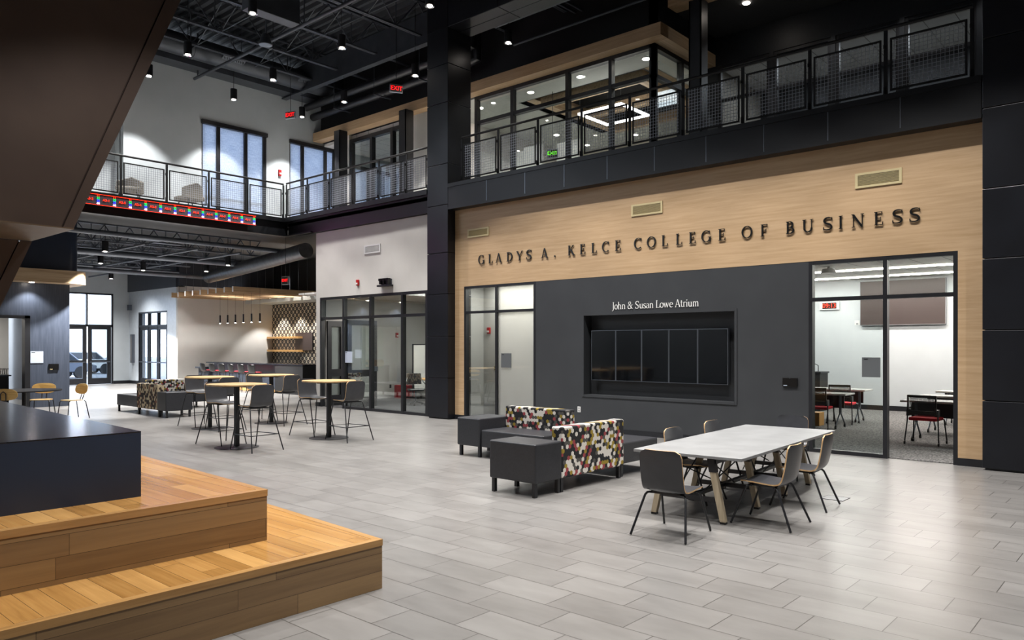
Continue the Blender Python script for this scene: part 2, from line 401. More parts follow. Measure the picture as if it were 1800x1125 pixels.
def text_mesh(name, body, size, m, loc, rot, parent=None, depth=.004, align='CENTER', spacing=1):
    c = bpy.data.curves.new(name, 'FONT'); c.body = body; c.size = size; c.extrude = depth; c.align_x = align; c.align_y = 'CENTER'; c.space_character = spacing
    c.resolution_u = 3
    tmp = bpy.data.objects.new('tmp', c); COL.objects.link(tmp)
    dg = bpy.context.evaluated_depsgraph_get(); me = bpy.data.meshes.new_from_object(tmp.evaluated_get(dg))
    bpy.data.objects.remove(tmp); me.materials.clear(); me.materials.append(MATS[m])
    o = bpy.data.objects.new(name, me); COL.objects.link(o); o.location = loc; o.rotation_euler = rot
    if parent: o.parent = parent
    return o
FACE_X = (R(90), 0, R(-90))     # text on a wall facing -x, read by someone looking along +x
FACE_Y = (R(90), 0, 0)          # text on a wall facing -y
# ================================================================== SETTING
structure('floor', MB().box(-14, 24, -12, 36.6, -.2, 0), 'floor_tile')
structure('wall_rear', MB().box(-10, 13, -9.2, -9, 0, 11.1), 'white_wall')
structure('wall_near_left', MB().box(-10.2, -10, -9, 36.5, 0, 11.1), 'white_wall')
structure('wall_right_rear', MB().box(12.9, 13.2, -9, -.2, 0, 11.1), 'white_wall')
structure('floor_classroom', MB().box(12.68, 21.8, -2, 9.6, -.05, .012), 'carpet')
structure('floor_study_room', MB().box(12.68, 18.8, 13.9, 18.5, -.05, .012).box(13.45, 18.8, 18.5, 19.8, -.05, .012), 'carpet_dark')
structure('floor_outside', MB().box(-60, 90, 36.6, 120, -.25, -.06).box(24, 90, -60, 36.6, -.25, -.06), 'asphalt')

def holed(axis, c, th, u0, u1, z0, z1, holes, mb=None):
    """wall in plane axis=c, holes = (u0,u1,z0,z1)"""
    mb = mb or MB()
    us = sorted({u0, u1, *[h[0] for h in holes], *[h[1] for h in holes]}); zs = sorted({z0, z1, *[h[2] for h in holes], *[h[3] for h in holes]})
    for a, b in zip(us, us[1:]):
        run = None
        for p, q in zip(zs, zs[1:]):
            um, zm = (a + b) / 2, (p + q) / 2
            solid = u0 < um < u1 and z0 < zm < z1 and not any(h[0] < um < h[1] and h[2] < zm < h[3] for h in holes)
            if solid:
                if axis == 'x': mb.box(c, c + th, a, b, p, q)
                else: mb.box(a, b, c, c + th, p, q)
    return mb
WX = 12.6
# oak veneered face of the right wall
structure('wall_right', holed('x', WX, .18, 2.15, 12.99, .11, 4.95, [(2.49, 4.65, .11, 3.13), (4.65, 10.51, .11, 3.13), (10.51, 12.69, .11, 3.13)]), 'oak_veneer_wall')
structure('wall_display', holed('x', WX + .005, .17, 4.65, 10.51, 0, 3.13, [(5.94, 9.22, .74, 2.36)]), 'charcoal_wall')
b = MB().box(12.86, 12.9, 5.9, 9.26, .7, 2.4)
b.box(12.59, 12.86, 5.90, 5.945, .70, 2.40).box(12.59, 12.86, 9.215, 9.26, .70, 2.40).box(12.59, 12.86, 5.94, 9.22, 2.355, 2.40).box(12.59, 12.86, 5.94, 9.22, .70, .745)
structure('trim_1', b, 'charcoal_wall')
structure('baseboard_right', MB().box(12.585, 12.76, 12.69, 12.99, 0, .11).box(12.585, 12.76, 2.15, 2.49, 0, .11).box(12.59, 12.62, 4.66, 10.5, 0, .1), 'black_steel')
# pale wall above the study room
structure('wall_study_front', MB().box(WX, 12.78, 13.7, 18.72, 3.11, 4.97).box(WX, 12.78, 18.53, 18.72, 0, 3.11), 'white_wall')
structure('baseboard_study', MB().box(12.585, 12.8, 18.53, 18.735, 0, .12), 'black_steel')

# glazed screens
def screen(name, axis, c, us, zs, bars_u, bars_z, depth=.12, fw=.055, gm='glass', skip=(), m='black_steel', pane_m=None, sill=True):
    """window with frame bars at bars_u / bars_z and one pane per bay"""
    r = bpy.data.objects.new(name, None); COL.objects.link(r); r['kind'] = 'structure'
    mb = MB()
    def bx(a, b, p, q, d0=0, d1=depth):
        if axis == 'x': mb.box(c + d0, c + d1, a, b, p, q)
        else: mb.box(a, b, c + d0, c + d1, p, q)
    U = [us[0], *bars_u, us[1]]; Z = [zs[0], *bars_z, zs[1]]
    for i, u in enumerate(U):
        lo, hi = (u, u + fw) if i == 0 else (u - fw, u) if i == len(U) - 1 else (u - fw / 2, u + fw / 2)
        bx(lo, hi, zs[0], zs[1])
    for j, z in enumerate(Z):
        if j == 0 and not sill: continue
        lo, hi = (z, z + fw) if j == 0 else (z - fw, z) if j == len(Z) - 1 else (z - fw / 2, z + fw / 2)
        for i in range(len(U) - 1):
            if j == 0 and (i, 0) in skip: continue
            bx(U[i], U[i + 1], lo, hi, .004, depth - .004)
    mb.build('window_frame', m, r)
    for i in range(len(U) - 1):
        for j in range(len(Z) - 1):
            if (i, j) in skip: continue
            k = MB(); a, b2, p, q = U[i] + fw / 2, U[i + 1] - fw / 2, Z[j] + fw / 2, Z[j + 1] - fw / 2; h = c + depth * .45
            if axis == 'x': k.box(h, h + .008, a, b2, p, q)
            else: k.box(a, b2, h, h + .008, p, q)
            k.build('pane', (pane_m or {}).get((i, j), gm), r)
    return r
screen('window_1', 'x', 12.6, (10.51, 12.69), (0, 3.13), (11.67,), (2.52,), pane_m={(0, 0): 'glass_milky', (0, 1): 'glass_milky'})
screen('window_2', 'x', 12.6, (2.49, 4.65), (0, 3.13), (3.48,), (2.50,), skip={(0, 0)}, fw=.06)
screen('window_3', 'x', 12.6, (13.98, 18.53), (0, 3.11), (14.94, 16.24, 17.43), (2.51,), skip={(3, 0)}, fw=.07)

# clad columns, stacked steel panels with open joints
def clad(name, label, x0, x1, y0, y1, seams, top, split=None, joint=.012):
    r = thing(name, label, 'column', ((x0 + x1) / 2, (y0 + y1) / 2, 0))
    cx, cy = r.location.x, r.location.y
    MB().box(x0 + .03 - cx, x1 - .02 - cx, y0 + .03 - cy, y1 - .03 - cy, 0, top).build('core', 'black_paint', r)
    z = .03
    for s in [*seams, top]:
        MB().box(x0 - cx, x1 - cx, y0 - cy, y1 - cy, z, s - joint).build('panel', 'panel_steel', r, bev=.006)
        z = s
    return r
SE = [.98, 1.97, 2.97, 3.95, 5.08, 6.05, 7.5, 8.41, 9.25]
clad('column', 'tall dark steel clad column between the two storeys of glazing, left of the lettered oak wall', 12.36, 13.13, 12.99, 13.71, SE, 10.85)
clad('column', 'dark steel clad column at the right edge of the photo beside the oak wall', 12.36, 13.2, -.2, 2.14, SE, 10.85)
# steel wrapped beam between the columns
b = MB()
for i in range(7):
    b.box(12.36, 12.742, 12.98 - i * 1.6 - 1.588, 12.98 - i * 1.6, 9.24, 10.5); b.box(12.754, 13.13, 12.98 - i * 1.6 - 1.588, 12.98 - i * 1.6, 9.24, 10.5)
tag(b.build('clad_beam', 'panel_steel', bev=.012), 'steel panelled beam running between the columns high above the balcony', 'beam')

# balcony edges (fascia), slabs
FZ0, FZ1 = 4.945, 5.55
b = MB().box(12.34, 12.6, 2.15, 12.99, 5.46, 5.55).box(12.35, 12.62, 2.15, 12.99, 4.945, 5.0)
ys = [2.15, 3.2, 4.26, 5.31, 6.37, 7.42, 8.48, 9.54, 10.6, 11.74, 12.99]
for a, c in zip(ys, ys[1:]): b.box(12.36, 12.6, a + .008, c - .008, 5.0, 5.46)
b.box(12.39, 12.6, 2.15, 12.99, 4.96, 5.5)
structure('trim_2', b, 'fascia_steel')
b = MB()
for a in ys[1:-1]: b.box(12.356, 12.37, a - .006, a + .006, 5.0, 5.46)
structure('trim_8', b, 'alu')
structure('trim_3', MB().box(12.34, 12.6, 13.71, 20.0, 5.40, 5.52).box(12.42, 12.6, 13.71, 20.0, 5.36, 5.40).box(12.5, 12.7, 13.71, 20.0, 4.98, 5.36).box(12.42, 12.6, 18.74, 20, 4.98, 5.02), 'fascia_steel')
structure('trim_4', MB().box(3.0, 12.5, 19.98, 20.2, 5.40, 5.52).box(3.0, 12.5, 20.05, 20.2, 5.0, 5.40).box(3.0, 12.5, 19.98, 20.2, 4.98, 5.02), 'fascia_steel')
structure('floor_balcony', MB().box(12.5, 22, -2, 22, 5.45, 5.5).box(3, 12.5, 20.1, 22.6, 5.45, 5.5), 'white_wall')
structure('ceiling_under_balcony', MB().box(12.5, 22, -2, 22, 5.28, 5.45).box(3, 12.5, 20.1, 22.6, 5.28, 5.45), 'hall_deck')

# upper far wall with shaded windows
W1, W2, W3 = (10.82, 12.95, 5.75, 8.5), (13.79, 15.6, 5.75, 8.5), (16.3, 18.4, 5.75, 8.1)
structure('wall_upper_far', holed('y', 22, .25, 8.58, 22, 5.5, 10.9, [W1, W2, W3]), 'far_upper_wall')
structure('wall_upper_far_left', MB().box(2, 8.6, 22.6, 22.85, 5.5, 10.9).box(8.58, 8.7, 22.2, 22.8, 5.5, 10.9), 'far_upper_wall')
def shaded(name, W, bars, zsplit):
    r = screen(name, 'y', 22.1, (W[0], W[1]), (W[2], W[3]), bars, (zsplit,) if zsplit else (), fw=.06, gm='glass_bright')
    MB().box(W[0] + .02, W[1] - .02, 22.06, 22.064, W[2] + .02, W[3] - .05).build('roller_shade', 'shade_cloth', r)
    MB().box(W[0] - .02, W[1] + .02, 21.93, 22.06, W[3] - .11, W[3] + .01).build('shade_cassette', 'black_steel', r)
    fm = MB()
    for u in bars: fm.box(u - .055, u + .055, 21.99, 22.05, W[2], W[3] - .1)
    fm.box(W[0], W[0] + .02, 21.985, 22.06, W[2], W[3]); fm.box(W[1] - .12, W[1] - .02, 21.99, 22.05, W[2], W[3] - .1)
    fm.build('window_post', 'black_steel', r)
shaded('window_4', W1, (11.34, 12.24), 6.25)
shaded('window_5', W2, (14.28, 15.18), 6.25)
shaded('window_6', W3, (17.0, 17.7), 0)

# upper storey, right side: glazed conference room and study behind the balcony
structure('wall_upper_header', MB().box(15.0, 15.15, 9.0, 22, 8.62, 10.9).box(15.0, 17.5, 9.0, 9.15, 8.62, 10.9), 'black_paint')
structure('wall_upper_right', holed('x', 17.3, .18, -2, 9.0, 5.5, 9.6, [(7.3, 8.6, 5.6, 8.6), (5.9, 7.2, 5.6, 8.6), (4.5, 5.8, 5.6, 8.6), (3.1, 4.4, 5.6, 8.6), (1.7, 3.0, 5.6, 8.6)]), 'wallcovering')
structure('ceiling_balcony', MB().box(15.4, 17.3, -2, 8.66, 9.3, 9.4), 'grid_ceiling_dark')
screen('window_7', 'x', 15.0, (9.0, 14.7), (5.5, 8.6), (10.21, 11.50, 13.33), (7.88,), fw=.09, depth=.14)
screen('window_8', 'y', 9.0, (15.0, 17.3), (5.5, 8.6), (16.3,), (7.88,), fw=.09, depth=.14)
screen('window_9', 'x', 15.0, (17.7, 20.4), (5.5, 8.45), (18.27, 19.28), (), fw=.12, depth=.14)
for i, y in enumerate((7.3, 5.9, 4.5, 3.1, 1.7)):
    screen('window_%d' % (10 + i), 'x', 17.32, (y, y + 1.3), (5.6, 8.6), (), (7.75,), fw=.07, depth=.1, gm='glass_grey')
# oak soffits
b = MB().box(14.67, 14.995, 8.65, 21.98, 8.6, 8.88)
tag(MB().box(14.995, 17.28, 8.65, 8.99, 8.6, 8.88).build('oak_soffit', 'oak_veneer_x'), 'short return of the oak soffit around the glass corner of the upper conference room', 'soffit')
tag(b.build('oak_soffit', 'oak_veneer_wall'), 'long oak boxed soffit running above the upper glazed rooms behind the balcony', 'soffit')
tag(MB().box(15.0, 15.4, -1, 8.66, 9.3, 9.85).build('oak_soffit', 'oak_veneer_wall'), 'short oak soffit at the top edge of the photo above the dark balcony wall', 'soffit')
structure('wall_upper_white', MB().box(14.98, 15.2, 16.62, 17.7, 5.5, 8.6).box(15.0, 22, 16.6, 16.75, 5.5, 8.8).box(14.98, 15.15, 20.4, 20.7, 5.5, 8.6), 'white_wall')
structure('wall_upper_back', MB().box(21.9, 22.1, 8.9, 22, 5.5, 8.7).box(17.3, 22, 8.9, 9.0, 5.5, 9.5), 'beige_wall')
structure('ceiling_conference', MB().box(15.1, 22, 14.2, 16.6, 8.66, 8.76).box(15.1, 22, 9.1, 9.9, 8.66, 8.76).box(15.1, 16.35, 9.9, 14.2, 8.66, 8.76).box(20.4, 22, 9.9, 14.2, 8.66, 8.76), 'ceiling_white')
structure('ceiling_conference_recess', MB().box(16.3, 20.5, 9.8, 14.3, 9.05, 9.1).box(16.33, 16.36, 9.9, 14.2, 8.66, 9.1).box(16.3, 20.5, 9.87, 9.9, 8.66, 9.1).box(16.3, 20.5, 14.2, 14.23, 8.66, 9.1).box(20.4, 20.45, 9.87, 14.23, 8.66, 9.1), 'dark_tile_ceiling')
structure('ceiling_upper_study', MB().box(15.1, 22, 17.3, 21.95, 8.5, 8.6), 'grid_ceiling')
b = MB().box(16.6, 20.3, 10.3, 10.55, 8.5, 8.75).box(16.6, 20.3, 13.4, 13.65, 8.5, 8.75).box(16.6, 16.85, 10.55, 13.4, 8.5, 8.75).box(20.05, 20.3, 10.55, 13.4, 8.5, 8.75).box(18.3, 18.55, 10.55, 13.4, 8.5, 8.75)
b.box(16.4, 20.4, 9.95, 10.2, 8.72, 9.05).box(16.4, 20.4, 13.8, 14.1, 8.72, 9.05)
tag(b.build('oak_ceiling_frame', 'oak_veneer_x'), 'oak beam grid hung below the dark ceiling of the upper conference room', 'ceiling frame')
structure('wall_outer_right', MB().box(22.1, 22.3, -9, 36.6, 0, 11.1).box(13.2, 22.2, -2.4, -2.2, 0, 11.1), 'white_wall')
# upper steel posts
for nm, x, y, z1 in (('slim black steel post on the balcony in front of the conference room corner', 15.2, 8.02, 9.3), ('black steel post on the balcony just left of the tall clad column', 14.55, 17.05, 8.6), ('black steel post at the far corner of the balcony beside the second shaded window', 14.55, 20.25, 8.6)):
    MBp = MB().box(x - .15, x + .15, y - .15, y - .12, 5.5, z1).box(x - .15, x + .15, y + .12, y + .15, 5.5, z1).box(x - .02, x + .02, y - .13, y + .13, 5.5, z1)
    MBp.box(x - .15, x - .13, y - .15, y + .15, 5.5, z1)
    tag(MBp.build('steel_post', 'black_steel'), nm, 'post')

# classroom behind the right glazing
structure('wall_classroom_back', MB().box(21.8, 22, -2, 9.6, 0, 3.6).box(12.78, 22, 9.5, 9.6, 0, 3.6).box(12.78, 22, -2.1, -2, 0, 3.6), 'classroom_wall')
structure('baseboard_classroom', MB().box(21.77, 21.8, -2, 9.5, 0, .14), 'black_steel')
structure('ceiling_classroom', MB().box(12.75, 21.9, -2, 9.6, 3.53, 3.6), 'grid_ceiling')
# small lobby behind the left glazing
structure('wall_lobby', MB().box(13.9, 14.0, 9.7, 13.5, 0, 3.3).box(12.78, 14, 9.65, 9.75, 0, 3.3).box(13.13, 14, 13.3, 13.5, 0, 3.3), 'white_wall')
structure('ceiling_lobby', MB().box(12.75, 14, 9.7, 13.5, 3.25, 3.3), 'ceiling_white')
structure('floor_lobby', MB().box(12.68, 13.9, 9.7, 13.3, -.05, .01), 'carpet_dark')
# study room
structure('wall_study_room', MB().box(12.78, 13.46, 18.5, 18.7, 0, 3.3).box(13.46, 13.5, 18.5, 19.9, 0, 3.3).box(13.5, 18.8, 19.8, 19.9, 0, 3.3).box(18.8, 18.9, 13.5, 19.9, 0, 3.3).box(13.13, 19, 13.6, 13.72, 0, 3.3), 'white_wall')
structure('baseboard_study_room', MB().box(13.45, 18.8, 19.77, 19.8, 0, .12), 'plastic_white')
structure('ceiling_study_room', MB().box(12.75, 18.9, 13.6, 19.85, 3.25, 3.3), 'grid_ceiling')

# far left: rounded bulkhead volume, entry doors, bar walls
structure('wall_left', holed('y', 24.2, .2, -8, 7.95, 0, 5.3, [(5.0, 6.86, 0, 2.52)]).box(7.8, 7.95, 24.4, 36.5, 0, 5.3), 'bluegrey_wall')
def rounded(x0, x1, y0, y1, r, n=10):
    pts = [(x0, y1), (x0, y0)]
    for k in range(n + 1):
        a = -math.pi / 2 + math.pi / 2 * k / n; pts.append((x1 - r + r * math.cos(a), y0 + r + r * math.sin(a)))
    return pts + [(x1, y1)]
tag(MB().prism([(-8, 24.19), (-8, 23.6)] + rounded(-8, 8.33, 23.6, 30, .55)[2:-1] + [(8.33, 30), (7.96, 30), (7.96, 24.19)], 'z', 3.5, 3.86).build('oak_bulkhead', 'oak_veneer_x', smooth=True), 'pale oak band with a rounded corner above the blue-grey wall at far left', 'bulkhead')
structure('trim_5', MB().prism([(-8, 24.19), (-8, 23.95)] + rounded(-8, 8.15, 23.95, 30, .3)[2:-1] + [(8.15, 30), (7.96, 30), (7.96, 24.19)], 'z', 3.86, 5.4), 'box_side')
structure('door_1', MB().box(6.80, 6.93, 24.14, 24.4, 0, 2.58).box(4.9, 6.93, 24.14, 24.4, 2.5, 2.58), 'black_steel')
structure('wall_side_room', MB().box(-8, 7.7, 29, 29.2, 0, 3.2).box(-8, 7.8, 24.4, 29, 3.1, 3.2).box(-8, -7.9, 24.4, 29, 0, 3.2), 'white_wall')
structure('wall_far', holed('y', 36.5, .25, 7.9, 14.75, 0, 5.6, [(11.6, 13.8, 0, 4.09)]), 'far_upper_wall')
structure('wall_entry', holed('x', 14.5, .3, 31.75, 36.6, 0, 4.2, [(32.58, 35.5, 0, 3.24)]), 'white_gloss_wall')
structure('trim_6', MB().box(14.42, 14.8, 31.6, 36.6, 4.2, 5.5).box(14.5, 22, 31.45, 31.7, 4.25, 5.5), 'counter_front')
structure('wall_bar', MB().box(14.5, 19.1, 31.6, 31.75, 0, 4.25), 'white_wall')
structure('wall_tile', MB().box(18.9, 19.1, 20.0, 31.6, 0, 3.62), 'rosette_tile')
structure('wall_tile_upper', MB().box(18.9, 19.1, 20.0, 31.6, 3.62, 5.5), 'black_paint')
structure('wall_upper_offices', MB().box(20.5, 20.6, -2, 8.9, 5.5, 9).box(17.5, 20.5, -2.1, -2, 5.5, 9), 'dark_room')
structure('ceiling_upper_offices', MB().box(17.48, 20.5, -2, 8.9, 8.8, 8.9), 'grid_ceiling')
structure('wall_bar_near', MB().box(13.56, 18.9, 19.9, 20.0, 0, 5.3).box(12.8, 13.5, 18.7, 18.72, 0, 5.3).box(13.5, 13.54, 18.72, 19.9, 0, 5.3), 'white_wall')
structure('baseboard_far', MB().box(13.8, 14.5, 36.46, 36.5, 0, .14).box(14.47, 14.5, 35.5, 36.5, 0, .14).box(14.47, 14.5, 31.6, 32.58, 0, .14).box(14.5, 18.9, 31.57, 31.6, 0, .14), 'black_steel')
def doorset(name, axis, c, u0, u1, zt, leaves, zh, head, rails=(1.04,), st=.11, gms=('glass_bright',) * 3):
    """leaves = list of (u0,u1) door leaves; transom panes above zt"""
    r = bpy.data.objects.new(name, None); COL.objects.link(r); r['kind'] = 'structure'
    mb = MB()
    def B(mbx, a, b, p, q, d0, d1):
        if axis == 'x': mbx.box(c + d0, c + d1, a, b, p, q)
        else: mbx.box(a, b, c + d0, c + d1, p, q)
    B(mb, u0, u0 + .07, 0, zh, 0, .14); B(mb, u1 - .07, u1, 0, zh, 0, .14); B(mb, u0, u1, zh - .07, zh, 0, .14); B(mb, u0, u1, zt, zt + .1, 0, .14)
    for a, b in leaves[:-1]: B(mb, b - .03, b + .03, zt, zh, 0, .14)
    mb.build('door_frame', 'black_steel', r)
    for (a, b), gm in zip(leaves, gms):
        g_ = MB(); B(g_, a + .03, b - .03, zt + .1, zh - .07, .06, .068); g_.build('pane', gm, r)
        lf = MB(); B(lf, a + .01, a + st, 0.01, zt, .03, .09); B(lf, b - st, b - .01, .01, zt, .03, .09); B(lf, a + st, b - st, zt - .12, zt, .03, .09); B(lf, a + st, b - st, .01, .28, .03, .09)
        zz = [.28]
        for q in rails: B(lf, a + st, b - st, q - .05, q + .05, .03, .09); zz += [q - .05, q + .05]
        zz.append(zt - .12)
        d = lf.build('door_leaf', 'black_steel', r)
        for i in range(0, len(zz), 2):
            g_ = MB(); B(g_, a + st, b - st, zz[i], zz[i + 1], .056, .064); g_.build('door_glass', gm, d)
        h = MB(); B(h, a + .06, b - .06, .98, 1.03, -.03, 0); h.build('push_bar', 'alu', d)
    return r
doorset('door_2', 'y', 36.5, 11.6, 13.8, 2.58, [(11.7, 12.7), (12.74, 13.72)], 4.09, 0, st=.17, gms=('glass_bright', 'glass_grey'))
doorset('door_3', 'x', 14.5, 32.58, 35.5, 2.55, [(32.65, 33.55), (33.57, 34.5), (34.53, 35.43)], 3.24, 0, rails=())

# roof and joists over the atrium
b = MB()
b.box(-10.2, 22, -9.2, 22.8, 11.05, 11.15)
x = 3.0
while x < 15.0:
    b.add([(x, 4, 11.05), (x + .04, 4, 10.96), (x + .13, 4, 10.96), (x + .17, 4, 11.05), (x, 22.5, 11.05), (x + .04, 22.5, 10.96), (x + .13, 22.5, 10.96), (x + .17, 22.5, 11.05)], [(0, 1, 5, 4), (1, 2, 6, 5), (2, 3, 7, 6)]); x += .26
structure('ceiling', b, 'roof_deck')
structure('ceiling_hall', MB().box(-8, 22, 22.85, 36.7, 5.5, 5.6).box(3, 14.9, 20.2, 22.9, 5.2, 5.27).box(-8, 14.9, 22.86, 22.9, 5.2, 5.55), 'hall_deck')
def joist(x0, x1, zt, zb, pitch, name='roof_joist', m='duct_grey'):
    b = MB()
    for z in (zt, zb):
        b.box(x0, x1, -.055, -.008, z, z + .045).box(x0, x1, .008, .055, z, z + .045)
    n = round((x1 - x0) / pitch); p = (x1 - x0) / n
    for i in range(n):
        a = x0 + i * p
        b.bar((a, 0, zt), (a + p / 2, 0, zb + .03), .022, .03); b.bar((a + p / 2, 0, zb + .03), (a + p, 0, zt), .022, .03)
        b.bar((a + p / 2, 0, zt), (a + p / 2, 0, zb + .03), .02, .025)
    return b.build(name, m)
j = tag(joist(3.0, 14.95, 10.9, 10.0, 1.5), 'black open web steel joist crossing under the dark atrium roof', 'joist', 'roof joists over the atrium')
J = Repeat(j)
for y in (20.4, 19.05, 17.2, 15.3, 13.4, 11.5): J.put((0, y, 0))
tag(MB().box(13.5, 13.56, 13.7, 22, 9.75, 9.8).box(13.62, 13.68, 13.7, 22, 9.75, 9.8).box(13.56, 13.62, 13.7, 22, 9.75, 10.6).build('roof_girder', 'duct_grey'), 'steel girder running away from the clad column under the atrium roof', 'girder')
b = MB()
for x in (6.2, 8.1, 9.9, 11.8, 13.6):
    b.bar((x, 8, 10.03), (x, 21.9, 10.03), .025, .025)
    for y in (20.4, 19.05, 17.2, 15.3, 13.4): b.bar((x, y, 10.05), (x, y - 1.5, 10.85), .02, .02).bar((x, y, 10.85), (x, y - 1.5, 10.05), .02, .02)
tag(b.build('joist_bridging', 'duct_grey'), 'thin crossed bridging bars between the atrium roof joists', 'bridging')
# sprinkler pipe, duct, beam at the far wall
tag(MB().tube([(10.55, 21.9, 9.62), (10.55, 8, 9.62)], .045, 10).tube([(10.55, 21.7, 9.62), (10.55, 21.7, 10.9)], .02, 6).build('sprinkler_pipe', 'duct_grey', smooth=True), 'long dark sprinkler pipe running lengthwise below the roof joists', 'pipe')
r = thing('round_duct', 'big round dark air duct running along the far upper wall', 'duct', (0, 20.95, 10.13))
MB().tube([(3, 0, 0), (14.9, 0, 0)], .30, 28).build('duct_body', 'duct_grey', r, smooth=True)
for x in (5, 7.5, 10, 12.5): MB().tube([(x, 0, 0), (x + .06, 0, 0)], .312, 28).build('duct_band', 'duct_grey', r, smooth=True)
for gx in (8.0, 11.1, 13.6):
    q = MB().bar((gx - .34, -.31, -.10), (gx + .34, -.31, -.10), .24, .05, up=(0, .5, 1)).build('duct_grille_frame', 'duct_grey', r)
    b = MB()
    for k in range(9): b.bar((gx - .28 + k * .07, -.345, -.17), (gx - .28 + k * .07, -.33, -.02), .012, .02)
    b.build('grille_bars', 'alu', q)
tag(MB().box(3, 14.9, 21.4, 21.95, 9.82, 10.3).box(3, 14.9, 21.2, 21.3, 9.95, 10.25).build('edge_beam', 'duct_grey'), 'dark boxed beam along the top of the far upper wall', 'beam')
tag(MB().box(8.6, 9.85, 15.28, 15.62, 9.15, 10.4).build('hanging_unit', 'duct_grey', bev=.01), 'flat grey mechanical unit hanging among the joists at the top of the photo', 'unit')
for zz, xx, nm in ((9.35, 14.55, 'lower of two thick insulated pipes along the black wall over the oak soffit'), (9.62, 14.3, 'upper of two thick insulated pipes along the black wall over the oak soffit')):
    q = MB().tube([(xx, 21.8, zz), (xx, 14.6, zz), (xx + .05, 14.2, zz + .05), (xx + .05, 14.2, zz + .9)], .12, 14)
    tag(q.build('insulated_pipe', 'black_steel', smooth=True), nm, 'pipe')
for y, nm in ((20, 'furthest'), (18, 'second furthest'), (16, 'second nearest'), (14.6, 'nearest')): tag(MB().box(14.1, 14.75, y - .02, y + .02, 9.18, 9.21).tube([(14.12, y, 9.2), (14.12, y, 11.0)], .01, 5).build('pipe_hanger', 'duct_grey'), nm + ' steel hanger carrying the insulated pipes above the oak soffit', 'hanger')
tag(MB().tube([(13.9, 12.9, 9.7), (13.9, 2, 9.7)], .04, 8).tube([(14.6, 12.9, 9.45), (14.6, 2, 9.45)], .03, 8).box(13.3, 15.0, 11.0, 11.05, 9.9, 9.95).box(13.3, 15.0, 11.2, 11.25, 9.9, 9.95).build('conduit_run', 'duct_grey'), 'conduits and strut in the dark void behind the clad beam', 'conduit')

# pendants of the atrium, each with its own spot
def pendant(label, loc, drop, group, energy=0, r=.095, h=.30, size=84, lit=True, blend=.25, spotdir=None):
    p = thing('cylinder_pendant', label, 'pendant lamp', loc, 0, group)
    b = MB(); n = 24
    b.cyl((0, 0), r, 0.0, h, n)
    b.build('lamp_body', 'black_steel', p, smooth=True)
    MB().tube([(0, 0, h), (0, 0, h + drop)], .008, 6).build('stem', 'black_steel', p)
    q = MB()
    for k in range(n):
        a0, a1 = 2 * math.pi * k / n, 2 * math.pi * (k + 1) / n
        q.add([((r - .012) * math.cos(a0), (r - .012) * math.sin(a0), -.004), ((r + .006) * math.cos(a0), (r + .006) * math.sin(a0), -.018), ((r + .006) * math.cos(a1), (r + .006) * math.sin(a1), -.018), ((r - .012) * math.cos(a1), (r - .012) * math.sin(a1), -.004)], [(0, 1, 2, 3)])
    q.build('trim_ring', 'reflector', p)
    MB().cyl((0, 0), r * .6, -.012, -.004, n).build('lens', 'lamp_glow' if lit else 'lamp_off', p)
    if energy: add_spot('spot', (0, 0, -.05), energy, size, blend, parent=p)
    return p
spots = [((8.8, 20.87, 9.0), 'black pendant cylinder nearest the leaning brown wall, in front of the far upper wall'),
         ((11.3, 21.0, 9.0), 'black pendant cylinder in front of the far upper wall, left of the first shaded window'),
         ((13.6, 20.98, 9.0), 'black pendant cylinder beside the upper exit sign at the far wall'),
         ((8.8, 18.62, 9.0), 'black pendant cylinder in front of the big duct near the leaning brown wall'),
         ((11.18, 18.65, 9.0), 'black pendant cylinder below the right part of the round duct'),
         ((13.59, 18.75, 9.0), 'black pendant cylinder under the girder left of the red exit sign'),
         ((8.64, 15.24, 9.0), 'black pendant cylinder at the top edge beside the flat grey unit'),
         ((11.09, 15.39, 9.0), 'black pendant cylinder in the middle of the joists right of the dome speaker'),
         ((13.53, 15.49, 9.0), 'black pendant cylinder beside the clad column above the exit sign'),
         ((10.96, 12.08, 9.0), 'black pendant cylinder at the top edge just left of the clad column'),
         ((13.55, 12.15, 9.0), 'black pendant cylinder behind the clad beam above the conference room')]
for i, (loc, nm) in enumerate(spots):
    pendant(nm, loc, 1.7, 'pendants of the atrium', 60 if i == 10 else 260 if i == 9 else 480 if i < 3 else SPOT_E, blend=.3 if i < 3 else .25)
# added bare spots above the frame, loosely continuing the pendant grid
for loc in [(6.4, 20.87, 9.0), (6.4, 15.3, 9.0), (8.6, 12.0, 9.0), (6.2, 12.0, 9.0), (9.2, 8.7, 9.0), (6.8, 8.7, 9.0), (9.2, 5.4, 9.0), (6.8, 5.4, 9.0), (9.2, 2.1, 9.0), (6.8, 2.1, 9.0), (9.2, -1.2, 9), (3.8, 5.0, 9.0), (3.8, 2.1, 9.0), (9.2, 10.3, 9), (9.2, 3.7, 9), (9.2, 7.1, 9), (1.6, 1.5, 9)]:
    add_spot('unseen_spot', loc, SPOT_E, 84, .25)

